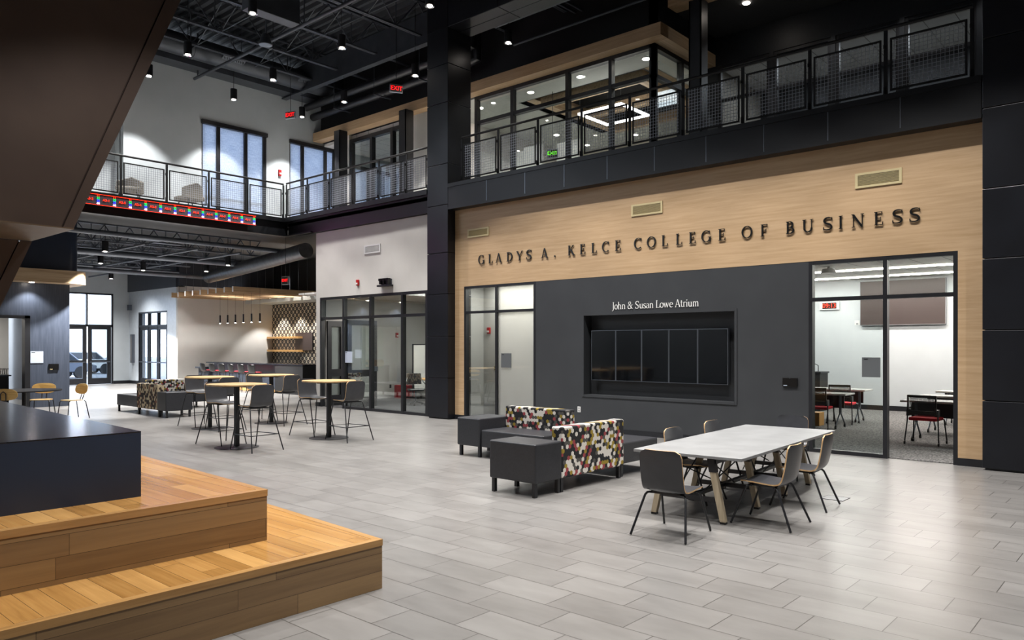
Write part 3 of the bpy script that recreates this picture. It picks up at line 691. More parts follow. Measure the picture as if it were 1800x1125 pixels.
# dome speaker, exit signs
r = thing('dome_speaker', 'black cone shaped speaker hanging on a chain among the roof joists', 'speaker', (10.16, 17.3, 9.30))
MB().cyl((0, 0), .17, 0, .26, 20, .09).build('speaker_body', 'duct_grey', r, smooth=True)
MB().cyl((0, 0), .155, -.01, .0, 20).build('speaker_grille', 'alu', r); MB().tube([(0, 0, .26), (0, 0, 1.6)], .008, 5).build('chain', 'alu', r)
def exit_sign(label, loc, rz, lit='exit_red', txt='EXIT', rod=1.0, w_=.36, h_=.22, face=True):
    r = thing('exit_sign', label, 'exit sign', loc, rz)
    MB().box(-w_ / 2, w_ / 2, -.03, .03, 0, h_).build('sign_body', 'exit_body', r, bev=.006)
    MB().box(-w_ / 2 + .02, w_ / 2 - .02, -.034, -.03, .02, h_ - .02).build('sign_face', 'board_brown', r)
    text_mesh('lettering', txt, w_ * .45, lit, (0, -.036, h_ / 2), FACE_Y, r, .003)
    if rod: MB().tube([(0, 0, h_), (0, 0, h_ + rod)], .008, 6).build('stem', 'black_steel', r)
    return r
exit_sign('red lit exit sign hanging in front of the far upper wall', (12.95, 20.6, 8.72), R(-70), rod=2.1)
exit_sign('red lit exit sign hanging just left of the tall clad column', (13.55, 16.3, 8.72), R(-25), rod=2.1)
exit_sign('red lit exit sign on a long rod above the bar area', (12.9, 20.8, 3.62), R(-75), rod=1.4, w_=.26, h_=.26)
exit_sign('green lit exit sign inside the upper conference room', (16.2, 12.9, 6.85), R(-60), 'exit_green', 'EXIT', 1.57, .3, .24)

# strip ticker on the balcony edge
T = thing('ticker_display', 'long red and multicoloured LED ticker on the far balcony edge', 'display', (0, 0, 0))
MB().box(4.5, 11.36, 19.86, 19.97, 5.175, 5.44).build('ticker_case', 'ticker_body', T)
MB().box(4.5, 11.36, 19.845, 19.86, 5.433, 5.44).box(4.5, 11.36, 19.845, 19.86, 5.175, 5.182).build('border_line', 'led_red', T)
xs = [11.332 - .377 * k for k in range(17)]
names = ['A1-1', 'A1-2', 'A1-3', 'A1-4', 'A1-5', 'A2-1', 'A2-2', 'A2-3', 'A2-4', 'A2-5', 'A3-1', 'A3-2', 'A3-3', 'A3-4']
for k, xx in enumerate(xs[:14]):
    for q, (dg, mm) in enumerate((('11', 'led_red'), ('22', 'led_green'), ('33', 'led_blue'), ('44', 'led_white'))):
        text_mesh('digit_pair', dg, .078, mm, (xx - .03, 19.85, 5.405 - q * .064), FACE_Y, T, .004, spacing=.9)
    text_mesh('seat_number', names[k], .082, 'led_red', (xx - .22, 19.85, 5.307), FACE_Y, T, .003)
add_area('ticker_glow', (9.0, 19.8, 5.17), 4.5, .12, 11, (.9, .25, .8), (R(-90), 0, 0))
# ================================================================== RAILINGS
mat('wire', '858a93', .4, .3)
def mesh_panel(L, h):
    b = MB(); f = .018
    b.box(0, L, -f / 2, f / 2, 0, .03).box(0, L, -f / 2, f / 2, h - .03, h).box(0, .03, -f / 2, f / 2, .03, h - .03).box(L - .03, L, -f / 2, f / 2, .03, h - .03)
    n = round(L / .056); wv = .0032
    for i in range(1, n): x = L * i / n; b.box(x - wv, x + wv, -wv, wv, .03, h - .03, 1)
    n = round(h / .056)
    for i in range(1, n): z = h * i / n; b.box(.03, L - .03, -wv - .004, wv - .004, z - wv, z + wv, 1)
    return b.build('mesh_panel', ['rail_black', 'wire'])
def railing(name, label, p0, ang, posts, L, z0=5.55, ztop=6.56, end=None):
    """posts = offsets along the direction ang from p0"""
    r = thing(name, label, 'railing', (p0[0], p0[1], z0), ang)
    e = end or posts[-1]
    MB().tube([(posts[0], -.0, ztop - z0), (e, 0, ztop - z0)], .026, 10).build('handrail', 'rail_black', r, smooth=True)
    pm = MB().box(-.028, .028, -.008, .008, -.05, ztop - z0 - .03).box(.012, .028, -.03, .03, .02, .12).box(.012, .028, -.03, .03, .7, .76).build('post', 'rail_black', r)
    pm.location = (posts[0], 0, 0)
    for u in posts[1:]:
        k = pm.copy(); COL.objects.link(k); k.parent = r; k.location = (u, 0, 0)
    mp = mesh_panel(L - .12, .80); mp.parent = r; mp.location = (posts[0] + .06, 0, .05)
    for u in posts[1:-1]:
        k = mp.copy(); COL.objects.link(k); k.parent = r; k.location = (u + .06, 0, .05)
    return r
railing('balcony_railing', 'dark wire mesh balcony railing above the lettered oak wall', (12.40, 2.25), R(90), [1.143 * i + .02 for i in range(10)], 1.143, z0=5.55)
railing('balcony_railing', 'wire mesh balcony railing left of the tall clad column, above the study room', (12.40, 13.72), R(90), [.0, *[.8 + 1.085 * i for i in range(6)]], 1.085, z0=5.52, ztop=6.54)
railing('balcony_railing', 'wire mesh balcony railing above the LED ticker at the far end', (12.36, 20.05), R(180), [1.15 * i for i in range(8)], 1.15, z0=5.52, ztop=6.53)

# ================================================================== LETTERING
def quad_stroke(b, pts, ws, d, mi=0):
    """polyline with a width per point, extruded towards the viewer (local y from 0 to -d)"""
    L, Rr = [], []
    for i, (x, z) in enumerate(pts):
        x0, z0 = pts[max(i - 1, 0)]; x1, z1 = pts[min(i + 1, len(pts) - 1)]
        dx, dz = x1 - x0, z1 - z0; n = math.hypot(dx, dz) or 1; nx, nz = -dz / n, dx / n; w_ = ws[i] / 2
        L.append((x + nx * w_, z + nz * w_)); Rr.append((x - nx * w_, z - nz * w_))
    for i in range(len(pts) - 1):
        q = [L[i], L[i + 1], Rr[i + 1], Rr[i]]; b.prism(q, 'y', -d, 0)
TK, TN, SR = .14, .055, .048
def arc(cx, cz, rx, rz, a0, a1, tk=TK, tn=TN, n=22):
    pts, ws = [], []
    for k in range(n + 1):
        a = R(a0 + (a1 - a0) * k / n); pts.append((cx + rx * math.cos(a), cz + rz * math.sin(a))); ws.append(tn + (tk - tn) * abs(math.cos(a)) ** 1.3)
    return ('p', pts, ws)
def ln(x0, z0, x1, z1, w0=TK, w1=None): return ('p', [(x0, z0), (x1, z1)], [w0, w0 if w1 is None else w1])
def sf(x, z, w_=.28): return ln(x - w_ / 2, z, x + w_ / 2, z, SR)
def scur(cx, w_, h, z0=0, tk=TK, tn=TN):
    pts = []; ws = []
    ctl = [(.42, .80), (.36, .93), (.10, .985), (-.22, .93), (-.36, .76), (-.26, .60), (.0, .50), (.26, .40), (.38, .23), (.24, .06), (-.08, .015), (-.36, .08), (-.43, .22)]
    for i in range(len(ctl) - 1):
        for k in range(4):
            t = k / 4
            p0, p1, p2, p3 = ctl[max(i - 1, 0)], ctl[i], ctl[i + 1], ctl[min(i + 2, len(ctl) - 1)]
            f = lambda a, b_, c, d_: .5 * (2 * b_ + (c - a) * t + (2 * a - 5 * b_ + 4 * c - d_) * t * t + (3 * b_ - a - 3 * c + d_) * t ** 3)
            pts.append((cx + f(p0[0], p1[0], p2[0], p3[0]) * w_, z0 + f(p0[1], p1[1], p2[1], p3[1]) * h))
            u = (i + t) / (len(ctl) - 1); ws.append(tn + (tk * 1.1 - tn) * max(0, 1 - abs(u - .5) * 2.2) + (.02 if u < .05 or u > .95 else 0))
    return ('p', pts, ws)
GL = {
    'G': [arc(.46, .5, .40, .49, 48, 330), ln(.80, .02, .80, .42), sf(.78, .42, .30), ln(.76, .74, .76, .97, .05)],
    'C': [arc(.46, .5, .40, .49, 48, 312), ln(.76, .72, .76, .97, .05)],
    'O': [arc(.46, .5, .41, .49, 0, 360)],
    'L': [ln(.20, 0, .20, 1), sf(.20, .98), ln(.06, .022, .62, .022, SR), ln(.62, .0, .64, .24, .06, .03)],
    'A': [ln(.12, .02, .42, 1, .05), ln(.42, 1, .76, .02, TK), ln(.24, .34, .62, .34, .045), sf(.12, .02, .24), sf(.78, .02, .28)],
    'D': [ln(.20, 0, .20, 1), arc(.30, .5, .48, .48, -90, 90), ln(.06, .022, .32, .022, SR), ln(.06, .978, .32, .978, SR)],
    'Y': [ln(.10, .97, .42, .45, TK), ln(.76, .97, .42, .45, .05), ln(.42, .48, .42, 0), sf(.42, .02), sf(.10, .98, .26), sf(.76, .98, .22)],
    'S': [scur(.36, .78, 1.0), ln(.68, .74, .68, .98, .04), ln(.04, .02, .04, .27, .04)],
    '.': [ln(.10, .0, .10, .14, .14)],
    'K': [ln(.20, 0, .20, 1), sf(.20, .98), sf(.20, .02), ln(.26, .46, .68, .97, .05), ln(.38, .60, .78, .02, TK), sf(.68, .98, .22), sf(.80, .02, .24)],
    'E': [ln(.20, 0, .20, 1), ln(.06, .022, .64, .022, SR), ln(.06, .978, .60, .978, SR), ln(.24, .51, .50, .51, SR), ln(.60, 1, .59, .78, .06, .03), ln(.64, 0, .67, .24, .06, .03), ln(.50, .62, .50, .40, .035)],
    'F': [ln(.20, 0, .20, 1), sf(.20, .02), ln(.06, .978, .60, .978, SR), ln(.24, .51, .50, .51, SR), ln(.60, 1, .59, .78, .06, .03), ln(.50, .62, .50, .40, .035)],
    'B': [ln(.20, 0, .20, 1), arc(.34, .75, .25, .23, -90, 90), arc(.34, .27, .32, .25, -90, 90), ln(.06, .022, .36, .022, SR), ln(.06, .978, .36, .978, SR), ln(.22, .52, .36, .52, SR)],
    'U': [ln(.18, .97, .18, .35), arc(.47, .33, .29, .32, 180, 360, TK, .07), ln(.76, .33, .76, .97, .055), sf(.18, .98), sf(.76, .98, .24)],
    'I': [ln(.18, 0, .18, 1), sf(.18, .98), sf(.18, .02)],
    'N': [ln(.16, 0, .16, .97, .055), ln(.14, .98, .80, .0, TK), ln(.80, .97, .80, .0, .055), sf(.16, .02, .24), sf(.80, .98, .24), sf(.10, .98, .16)],
}
def letter_mesh(parts, scale, depth):
    b = MB()
    for i, (_, pts, ws) in enumerate(parts):
        quad_stroke(b, [(x * scale, z * scale) for x, z in pts], [w_ * scale for w_ in ws], depth + i * .0006)
    return b
sign = thing('wall_lettering', 'black raised serif letters GLADYS A. KELCE COLLEGE OF BUSINESS on the oak wall', 'lettering', (12.6, 0, 0))
LET = [('G', 12.2), ('L', 11.89), ('A', 11.66), ('D', 11.33), ('Y', 11.03), ('S', 10.75), ('A', 10.33), ('.', 9.98), ('K', 9.62), ('E', 9.31), ('L', 9.02), ('C', 8.75), ('E', 8.45), ('C', 8.0), ('O', 7.71), ('L', 7.40), ('L', 7.10), ('E', 6.83), ('G', 6.57), ('E', 6.25), ('O', 5.8), ('F', 5.47), ('B', 5.03), ('U', 4.75), ('S', 4.41), ('I', 4.17), ('N', 3.97), ('E', 3.64), ('S', 3.37), ('S', 3.13)]
for ch, y in LET:
    o = letter_mesh(GL[ch], .205, .018).build('letter', 'letter_black', sign); o.location = (-.012, y, 3.615); o.rotation_euler = (0, 0, R(-90))
X_H, LT, LN = .62, .10, .045
def lc(x, z, w_=.16): return ln(x - w_ / 2, z, x + w_ / 2, z, .03)
LOW = {
    'J': ([ln(.24, 1, .24, 0, LT), arc(.08, .0, .16, .2, 0, -110, LT, LN), lc(.24, .98, .26)], .40),
    'o': ([arc(.27, .32, .23, .31, 0, 360, LT, LN)], .55),
    'h': ([ln(.12, 0, .12, 1.02, LT), arc(.30, .38, .18, .24, 180, 0, LT, .05), ln(.48, .38, .48, 0, LT), lc(.12, .015, .22), lc(.48, .015, .22), lc(.08, 1.0, .1)], .63),
    'n': ([ln(.12, 0, .12, .62, LT), arc(.30, .38, .18, .24, 180, 0, LT, .05), ln(.48, .38, .48, 0, LT), lc(.12, .015, .22), lc(.48, .015, .22), lc(.08, .6, .1)], .63),
    '&': ([arc(.34, .77, .17, .20, -60, 240, .07, LN), ln(.24, .62, .74, .02, LT), arc(.30, .26, .24, .26, 130, 330, LT, LN), ln(.50, .14, .72, .52, .05), lc(.72, .53, .22), lc(.76, .015, .14)], .92),
    'S': ([scur(.27, .58, 1.0, 0, .10, .045), ln(.50, .76, .50, .98, .03), ln(.03, .02, .03, .24, .03)], .62),
    'u': ([ln(.12, .62, .12, .22, LT), arc(.29, .22, .17, .21, 180, 350, LT, .05), ln(.48, .62, .48, 0, LT), lc(.08, .6, .14), lc(.44, .6, .14), lc(.52, .015, .12)], .63),
    's': ([scur(.19, .40, .64, 0, .085, .045)], .42),
    'a': ([arc(.20, .17, .16, .17, 60, 300, LT, LN), ln(.40, .0, .40, .42, LT), arc(.24, .42, .16, .19, 0, 150, LT, LN), ln(.40, .05, .48, .02, .05)], .52),
    'L': ([ln(.15, 0, .15, 1, LT), lc(.15, .98, .26), ln(.04, .02, .54, .02, .035), ln(.54, 0, .56, .24, .05, .03)], .62),
    'w': ([ln(.06, .60, .24, .02, LT), ln(.24, .02, .40, .58, .045), ln(.38, .60, .56, .02, LT), ln(.56, .02, .74, .60, .045), lc(.06, .6, .18), lc(.40, .6, .16), lc(.74, .6, .16)], .84),
    'e': ([arc(.27, .32, .22, .31, 5, 315, LT, LN), ln(.07, .36, .48, .36, .035)], .53),
    'A': ([ln(.08, .02, .36, 1, .045), ln(.36, 1, .66, .02, LT), ln(.18, .34, .54, .34, .035), lc(.08, .015, .2), lc(.67, .015, .22)], .76),
    't': ([ln(.15, .86, .15, .12, LT), arc(.26, .14, .11, .13, 180, 330, .07, LN), ln(.02, .60, .34, .60, .035)], .38),
    'r': ([ln(.12, 0, .12, .62, LT), arc(.27, .42, .15, .19, 170, 50, .07, .08), lc(.12, .015, .22), lc(.08, .6, .1)], .42),
    'i': ([ln(.12, 0, .12, .62, LT), lc(.12, .015, .22), lc(.08, .6, .1), ln(.12, .80, .12, .92, .11)], .28),
    'm': ([ln(.12, 0, .12, .62, LT), arc(.28, .38, .16, .24, 180, 0, LT, .05), ln(.44, .38, .44, 0, LT), arc(.60, .38, .16, .24, 180, 0, LT, .05), ln(.76, .38, .76, 0, LT), lc(.12, .015, .2), lc(.44, .015, .2), lc(.76, .015, .2), lc(.08, .6, .1)], .90),
}
s2 = thing('wall_lettering', 'small white serif lettering John & Susan Lowe Atrium above the display niche', 'lettering', (12.6, 0, 0))
txt = 'John & Susan Lowe Atrium'; adv = [.30 if c == ' ' else LOW[c][1] for c in txt]; tot = sum(adv); sc = (8.525 - 6.629) / tot; u = 0
for c, a in zip(txt, adv):
    if c != ' ':
        o = letter_mesh(LOW[c][0], sc * .98, .008).build('letter', 'letter_white', s2); o.location = (-.0, 8.525 - u * sc, 2.462); o.rotation_euler = (0, 0, R(-90))
    u += a

# ================================================================== WALL FIXTURES
def vent(label, y, z, w_, h, m1='vent_tan', m2='vent_dark'):
    r = thing('wall_vent', label, 'vent', (12.6, y, z))
    MB().box(-.02, 0, 0, w_, 0, .035).box(-.02, 0, 0, w_, h - .035, h).box(-.02, 0, 0, .04, .035, h - .035).box(-.02, 0, w_ - .04, w_, .035, h - .035).build('vent_frame', m1, r)
    MB().box(-.004, -.001, .04, w_ - .04, .035, h - .035).build('backing', 'vent_dark' if m1 == 'vent_tan' else 'vent_grey', r)
    b = MB(); n = 9
    for k in range(n): z_ = .04 + (h - .08) * (k + .5) / n; b.bar((-.011, .04, z_), (-.011, w_ - .04, z_), .014, .004, up=(.7, 0, 1))
    b.build('louvre', m1, r)
vent('tan air grille high on the oak wall above GLADYS', 11.88, 4.255, .68, .20)
vent('tan air grille high on the oak wall above COLLEGE', 7.38, 4.25, .69, .225)
vent('tan air grille high on the oak wall above BUSINESS, nearest the right column', 3.235, 4.225, .68, .235)
vent('white air grille on the pale wall above the study room', 15.79, 4.19, .67, .225, 'vent_white', 'vent_grey')
# five portrait screens in the niche
for k in range(5):
    y = 9.105 - .598 * (k + 1)
    r = thing('display_screen', ['leftmost black portrait screen in the wall niche', 'second black portrait screen from the left in the niche', 'middle one of the five black portrait screens', 'fourth black portrait screen from the left in the niche', 'rightmost black portrait screen in the wall niche'][k], 'screen', (12.70, y, 1.04), 0, 'portrait screens in the niche')
    MB().box(0, .07, .004, .594, 0, 1.012).build('screen_body', 'alu', r)
    MB().box(-.004, 0, .016, .582, .012, 1.0).build('screen_panel', 'screen_black', r)
    MB().box(.07, .16, .2, .4, .3, .7).build('mount', 'black_steel', r)
r = thing('wall_panel', 'small black touch panel on the charcoal wall left of the classroom glazing', 'panel', (12.605, 4.83, 1.06))
MB().box(-.03, 0, 0, .25, 0, .145).build('panel_body', 'plastic_black', r, bev=.004); MB().box(-.033, -.03, .17, .23, .012, .022).build('status_light', 'sign_pale', r); MB().box(-.033, -.03, .115, .13, .135, .142).build('camera', 'alu', r)
def plate(label, loc, face, w_=.075, h=.115, m='plastic_white', cat='outlet', name='wall_outlet', n=2):
    r = thing(name, label, cat, loc, 0)
    if face == 'x': MB().box(-.008, 0, 0, w_, 0, h).build('plate', m, r); b = MB(); [b.box(-.011, -.008, w_ * .3, w_ * .7, h * (.15 + .45 * k), h * (.4 + .45 * k)) for k in range(n)]
    else: MB().box(0, w_, -.008, 0, 0, h).build('plate', m, r); b = MB(); [b.box(w_ * .3, w_ * .7, -.011, -.008, h * (.15 + .45 * k), h * (.4 + .45 * k)) for k in range(n)]
    b.build('socket', 'vent_grey' if m == 'plastic_white' else 'black_steel', r)
plate('pale outlet plate low on the charcoal wall behind the patterned sofas', (12.603, 9.30, .375), 'x')
plate('outlet plate low on the lobby wall behind the left glazing', (13.9, 12.5, .40), 'x', m='vent_tan')
plate('light switch plate on the lobby wall behind the left glazing', (13.9, 12.86, 1.12), 'x', m='vent_tan', cat='switch', name='light_switch')
plate('white switch plate beside the classroom wall screen', (21.8, 6.66, 2.3), 'x', .13, .13, cat='switch', name='light_switch', n=1)
plate('black outlet plate on the far study room wall', (16.17, 19.8, .33), 'y', m='plastic_black')
def alarm(label, loc, face, s=1):
    r = thing('fire_alarm', label, 'alarm', loc, 0 if face == 'x' else R(90))
    MB().box(-.05, 0, -.05, .05, -.08 * s, .08 * s).build('alarm_body', 'red_plastic', r, bev=.01)
    MB().box(-.065, -.05, -.03, .03, -.045, .0).build('strobe_lens', 'plastic_white', r)
alarm('red fire alarm on the lobby wall seen through the left glazing', (13.9, 13.1, 2.12), 'x')
alarm('red fire alarm strobe on the pale wall above the study room', (12.6, 16.737, 3.44), 'x')
alarm('red fire alarm between the two shaded upper windows', (13.42, 22, 7.34), 'y', 1.3)
alarm('red fire alarm on the wall inside the study room', (16.47, 19.8, 2.09), 'y')
r = thing('wall_camera_rack', 'black multi-lens camera unit on the pale wall above the study room', 'camera', (12.6, 15.27, 3.27))
MB().box(-.16, 0, .0, .48, 0, .045).build('bracket', 'black_steel', r)
for k in range(3): MB().box(-.14, -.04, .06 + k * .14, .13 + k * .14, .06, .21).box(-.15, -.14, .04 + k * .14, .15 + k * .14, .15, .21).build('lens_box', 'plastic_black', r)
MB().box(-.03, 0, .05, .43, .045, .20).build('back_plate', 'alu', r)
# small room signs
def room_sign(label, loc, w_, h, face, m):
    r = thing('room_sign', label, 'sign', loc)
    if face == 'x': MB().box(-.012, 0, 0, w_, 0, h).build('plate', m, r); MB().box(-.014, -.012, w_ - .09, w_ - .03, h - .035, h - .022).build('raised_line', 'letter_black', r)
    else: MB().box(0, w_, -.012, 0, 0, h).build('plate', m, r); MB().box(.03, .12, -.014, -.012, h - .035, h - .022).build('raised_line', 'letter_black', r)
room_sign('square grey sign panel on the left glazing beside the oak strip', (12.64, 11.24, 1.25), .30, .32, 'x', 'sign_grey')
room_sign('square grey sign panel on the classroom glazing', (12.652, 3.56, 1.25), .27, .31, 'x', 'sign_grey')
room_sign('square blue-grey sign panel on the study room glazing', (12.652, 17.08, 1.27), .32, .31, 'x', 'sign_pale')
room_sign('square pale sign on the blue-grey wall at far left', (6.95, 24.2, 1.25), .32, .33, 'y', 'sign_pale')
r = thing('wall_panel', 'small black touch panel on the blue-grey wall at far left', 'panel', (7.41, 24.2, 1.05))
MB().box(0, .25, -.03, 0, 0, .17).build('panel_body', 'plastic_black', r); MB().box(.02, .09, -.034, -.03, .01, .025).build('status_light', 'vent_tan', r)
# emergency items by the entrance
r = thing('wall_cabinet', 'slim grey cabinet on the wall between the two entrances', 'cabinet', (14.5, 35.9, .95))
MB().box(-.12, 0, 0, .22, 0, 1.3).build('cabinet_body', 'alu', r); MB().box(-.13, -.12, .04, .18, .1, 1.2).build('cabinet_door', 'vent_grey', r)
tag(MB().box(14.3, 14.45, 36.1, 36.25, 3.35, 3.6).build('wall_speaker', 'car_paint'), 'small blue-grey speaker high in the corner between the entrances', 'speaker')

# ================================================================== LED TICKER, STAIR, BLEACHER
def sloped(x_edge, dz):  return x_edge
A = 67.9
def stair(name, y0, y1, pts):
    b = MB().prism(pts, 'y', y0, y1); return b
st = thing('stair_enclosure', 'huge dark brown metal stair casing leaning in from the upper left', 'staircase', (0, 0, 0))
sl = 1.104 / 2.706
def ex(z): return 2.833 + (z - 2.948) * sl
MB().prism([(ex(2.948), 2.948), (ex(8.6), 8.6), (-6, 8.6), (-6, 2.948)], 'y', 8.54, 9.83).build('upper_casing', 'brown_metal', st)
MB().prism([(ex(2.948), 2.948), (ex(8.6), 8.6), (ex(8.6) - .20, 8.6), (ex(2.948) - .10, 2.948)], 'y', 8.5, 8.54).build('edge_panel', 'brown_metal', st)
MB().prism([(ex(2.948) - .118, 2.948), (ex(8.6) - .218, 8.6), (-6, 8.6), (-6, 2.948)], 'y', 8.5, 8.54).build('side_panel', 'brown_metal', st)
MB().box(-6, ex(2.948), 8.5, 9.83, 2.935, 2.948).build('underside', 'bronze_soffit', st)
def ex2(z): return 2.835 + (z - 2.92) * sl
MB().prism([(ex2(2.93), 2.93), (ex2(.05), .05), (-6, .05), (-6, 2.93)], 'y', 9.87, 11.0).build('lower_casing', 'brown_metal', st)
MB().prism([(ex2(2.93), 2.93), (ex2(.05), .05), (ex2(.05) - .12, .05), (ex2(2.93) - .12, 2.93)], 'y', 9.83, 9.87).build('lower_edge_panel', 'brown_metal', st)
MB().prism([(ex2(2.93) - .135, 2.93), (ex2(.05) - .135, .05), (-6, .05), (-6, 2.93)], 'y', 9.83, 9.87).build('lower_side_panel', 'brown_metal', st)

bl = thing('bleacher', 'two broad oak plank bleacher steps in the left foreground', 'bleacher', (0, 0, 0))
def tier(X, Y, z0, z1, far, dx, y1):
    """front edge along x at Y, side edge from (X,Y) to (X+dx,y1)"""
    t = .03
    return (MB().prism([(-6, Y + .0), (X, Y), (X + dx, y1), (-6, y1)], 'z', z0, z1 - t), )
def poly(X, Y, dx, y1, x0=-7, inset=0): return [(x0, Y + inset), (X - inset, Y + inset), (X + dx - inset, y1), (x0, y1)]
for nm, X, Y, z0, z1, dx, y1 in (('lower', 3.47, 4.33, 0, .354, .30, 9.4), ('upper', 2.905, 4.925, .354, .717, .16, 8.3)):
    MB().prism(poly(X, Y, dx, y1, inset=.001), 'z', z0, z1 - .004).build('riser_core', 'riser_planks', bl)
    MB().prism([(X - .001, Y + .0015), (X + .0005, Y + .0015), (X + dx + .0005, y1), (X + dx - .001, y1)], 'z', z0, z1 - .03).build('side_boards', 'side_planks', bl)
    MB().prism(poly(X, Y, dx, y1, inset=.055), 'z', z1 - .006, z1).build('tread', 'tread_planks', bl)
    MB().prism([(-7, Y - .003), (X + .003, Y - .003), (X - .052, Y + .055), (-7, Y + .055)], 'z', z1 - .045, z1 + .0005).build('front_nosing', 'nosing', bl)
    MB().prism([(X + .003, Y - .003), (X + dx + .003, y1), (X + dx - .055, y1), (X - .052, Y + .055)], 'z', z1 - .045, z1 + .0005).build('side_nosing', 'nosing_y', bl)
pb = thing('platform_box', 'glossy dark blue-black block on top of the oak bleacher steps', 'platform', (0, 0, 0))
MB().prism([(-7, 5.345), (2.2, 5.345), (2.44, 9.8), (-7, 9.8)], 'z', .717, 1.155).build('box_body', 'box_side', pb)
MB().prism([(-7, 5.344), (2.201, 5.344), (2.441, 9.8), (-7, 9.8)], 'z', 1.155, 1.163).build('box_top', 'black_quartz', pb, bev=.002)
# ================================================================== FURNITURE
def catmull(ctl, n=5):
    out = []
    for i in range(len(ctl) - 1):
        p = [Vector(ctl[max(i - 1, 0)]), Vector(ctl[i]), Vector(ctl[i + 1]), Vector(ctl[min(i + 2, len(ctl) - 1)])]
        for k in range(n):
            t = k / n; out.append(.5 * (2 * p[1] + (p[2] - p[0]) * t + (2 * p[0] - 5 * p[1] + 4 * p[2] - p[3]) * t * t + (3 * p[1] - p[0] - 3 * p[2] + p[3]) * t ** 3))
    out.append(Vector(ctl[-1])); return out
def shell(W, prof, rc=.07, th=.013, waist=.0, dish=.02, seat_mat=2):
    """moulded plywood shell: prof = (y, z) from the seat front over the bend to the back top"""
    P = catmull(prof, 4); s = [0]
    for a, c in zip(P, P[1:]): s.append(s[-1] + (c - a).length)
    L = s[-1]; nu = 10; b = MB(); top = []; bot = []
    for i, p in enumerate(P):
        a, c = P[max(i - 1, 0)], P[min(i + 1, len(P) - 1)]; d = (c - a).normalized(); n = Vector((-d.y, d.x))
        if n.y < 0 and i < 3: n = -n
        n = Vector((d.y, -d.x)) * -1
        e = min(s[i], L - s[i]); q = min(1, e / rc); hw = W / 2 - rc * (1 - math.sqrt(max(0, 1 - (1 - q) ** 2))) * .9
        hw -= waist * math.exp(-((s[i] - L * .52) / .09) ** 2)
        f = s[i] / L
        rt, rb = [], []
        for k in range(nu + 1):
            u = -1 + 2 * k / nu; dy = dish * u * u
            yy, zz = (p.x + (dy if f > .5 else 0), p.y + (dy * .7 if f <= .5 else 0))
            if f > .9: zz += 0
            rt.append((u * hw, yy, zz)); rb.append((u * hw, yy + n.x * th, zz + n.y * th))
        top.append(rt); bot.append(rb)
    nv = len(P); vs = [v for r_ in top for v in r_] + [v for r_ in bot for v in r_]; o = nv * (nu + 1); w1 = nu + 1
    fs, ms = [], []
    for i in range(nv - 1):
        for k in range(nu):
            q = (i * w1 + k, i * w1 + k + 1, (i + 1) * w1 + k + 1, (i + 1) * w1 + k)
            fs.append(q); ms.append(0); fs.append(tuple(o + t for t in reversed(q))); ms.append(0)
        for k in (0, nu): fs.append((i * w1 + k, (i + 1) * w1 + k, o + (i + 1) * w1 + k, o + i * w1 + k)); ms.append(1)
    for i in (0, nv - 1):
        for k in range(nu): fs.append((i * w1 + k, i * w1 + k + 1, o + i * w1 + k + 1, o + i * w1 + k)); ms.append(1)
    b.v = vs; b.f = fs; b.m = ms; return b
def legpts(sx, y0, zs, fx, fy, r=.045):
    p0 = Vector((sx * .07, y0, zs)); p1 = Vector((sx * .175, y0 + (fy - y0) * .12, zs)); p3 = Vector((sx * fx, fy, 0.006))
    dirn = (p3 - Vector((sx * .20, y0 + (fy - y0) * .22, zs - .01))).normalized()
    pk = Vector((sx * .20, y0 + (fy - y0) * .22, zs - .005))
    return [p0, p1, p1.lerp(pk, .6) + Vector((0, 0, .0)), pk + dirn * .02, pk + dirn * .06, p3]
# dining chair: dark moulded shell with pale ply edge
def make_shell_chair(name, label, cat, W, prof, zs, rear, front, r, rest=None):
    t = thing(name, label, cat)
    shell(W, prof).build('shell', ['laminate_dark', 'plywood'], t, smooth=True)
    for sx in (-1, 1):
        MB().tube(legpts(sx, -.10, zs, rear[0], -rear[1]), r, 8).build('leg', 'black_steel', t, smooth=True)
        MB().tube(legpts(sx, .12, zs, front[0], front[1]), r, 8).build('leg', 'black_steel', t, smooth=True)
    MB().box(-.14, .14, -.13, .15, zs - .006, zs + .012).tube([(-.17, -.1, zs), (.17, -.1, zs)], r, 8).tube([(-.17, .12, zs), (.17, .12, zs)], r, 8).build('under_frame', 'black_steel', t)
    if rest:
        f = 1 - rest / zs; q = lambda c: (c[0] * (1 - rest / zs) + .2 * rest / zs, c[1] * (1 - rest / zs) + .11 * rest / zs)
        a, c = q(rear), q(front)
        MB().tube([(-a[0], -a[1], rest), (a[0], -a[1], rest), (c[0], c[1], rest), (-c[0], c[1], rest), (-a[0], -a[1], rest)], r * .8, 6).build('footrest', 'black_steel', t)
    return t
cprof = [(.235, .405), (.20, .422), (.08, .418), (-.06, .408), (-.14, .412), (-.195, .45), (-.222, .53), (-.245, .66), (-.262, .80)]
dc = Repeat(make_shell_chair('dining_chair', 'x', 'chair', .425, cprof, .385, (.275, .30), (.24, .30), .011))
GC = 'dark shell chairs around the long table'
for (x, y, rz, lb) in [
    (6.28, 3.575, -87, 'dark shell chair at the near head of the long grey table'),
    (7.27, 3.06, 2, 'dark shell chair on the near long side of the grey table, left one'),
    (8.33, 3.12, 5, 'dark shell chair on the near long side of the grey table, right one'),
    (7.80, 4.19, 181, 'dark shell chair behind the grey table, back showing near its left end'),
    (8.86, 4.24, 181, 'dark shell chair behind the grey table, back showing near its middle'),
    (9.98, 3.98, 93, 'dark shell chair at the far head of the grey table by the classroom glazing')]:
    dc.put((x, y, 0), R(rz), lb, GC)
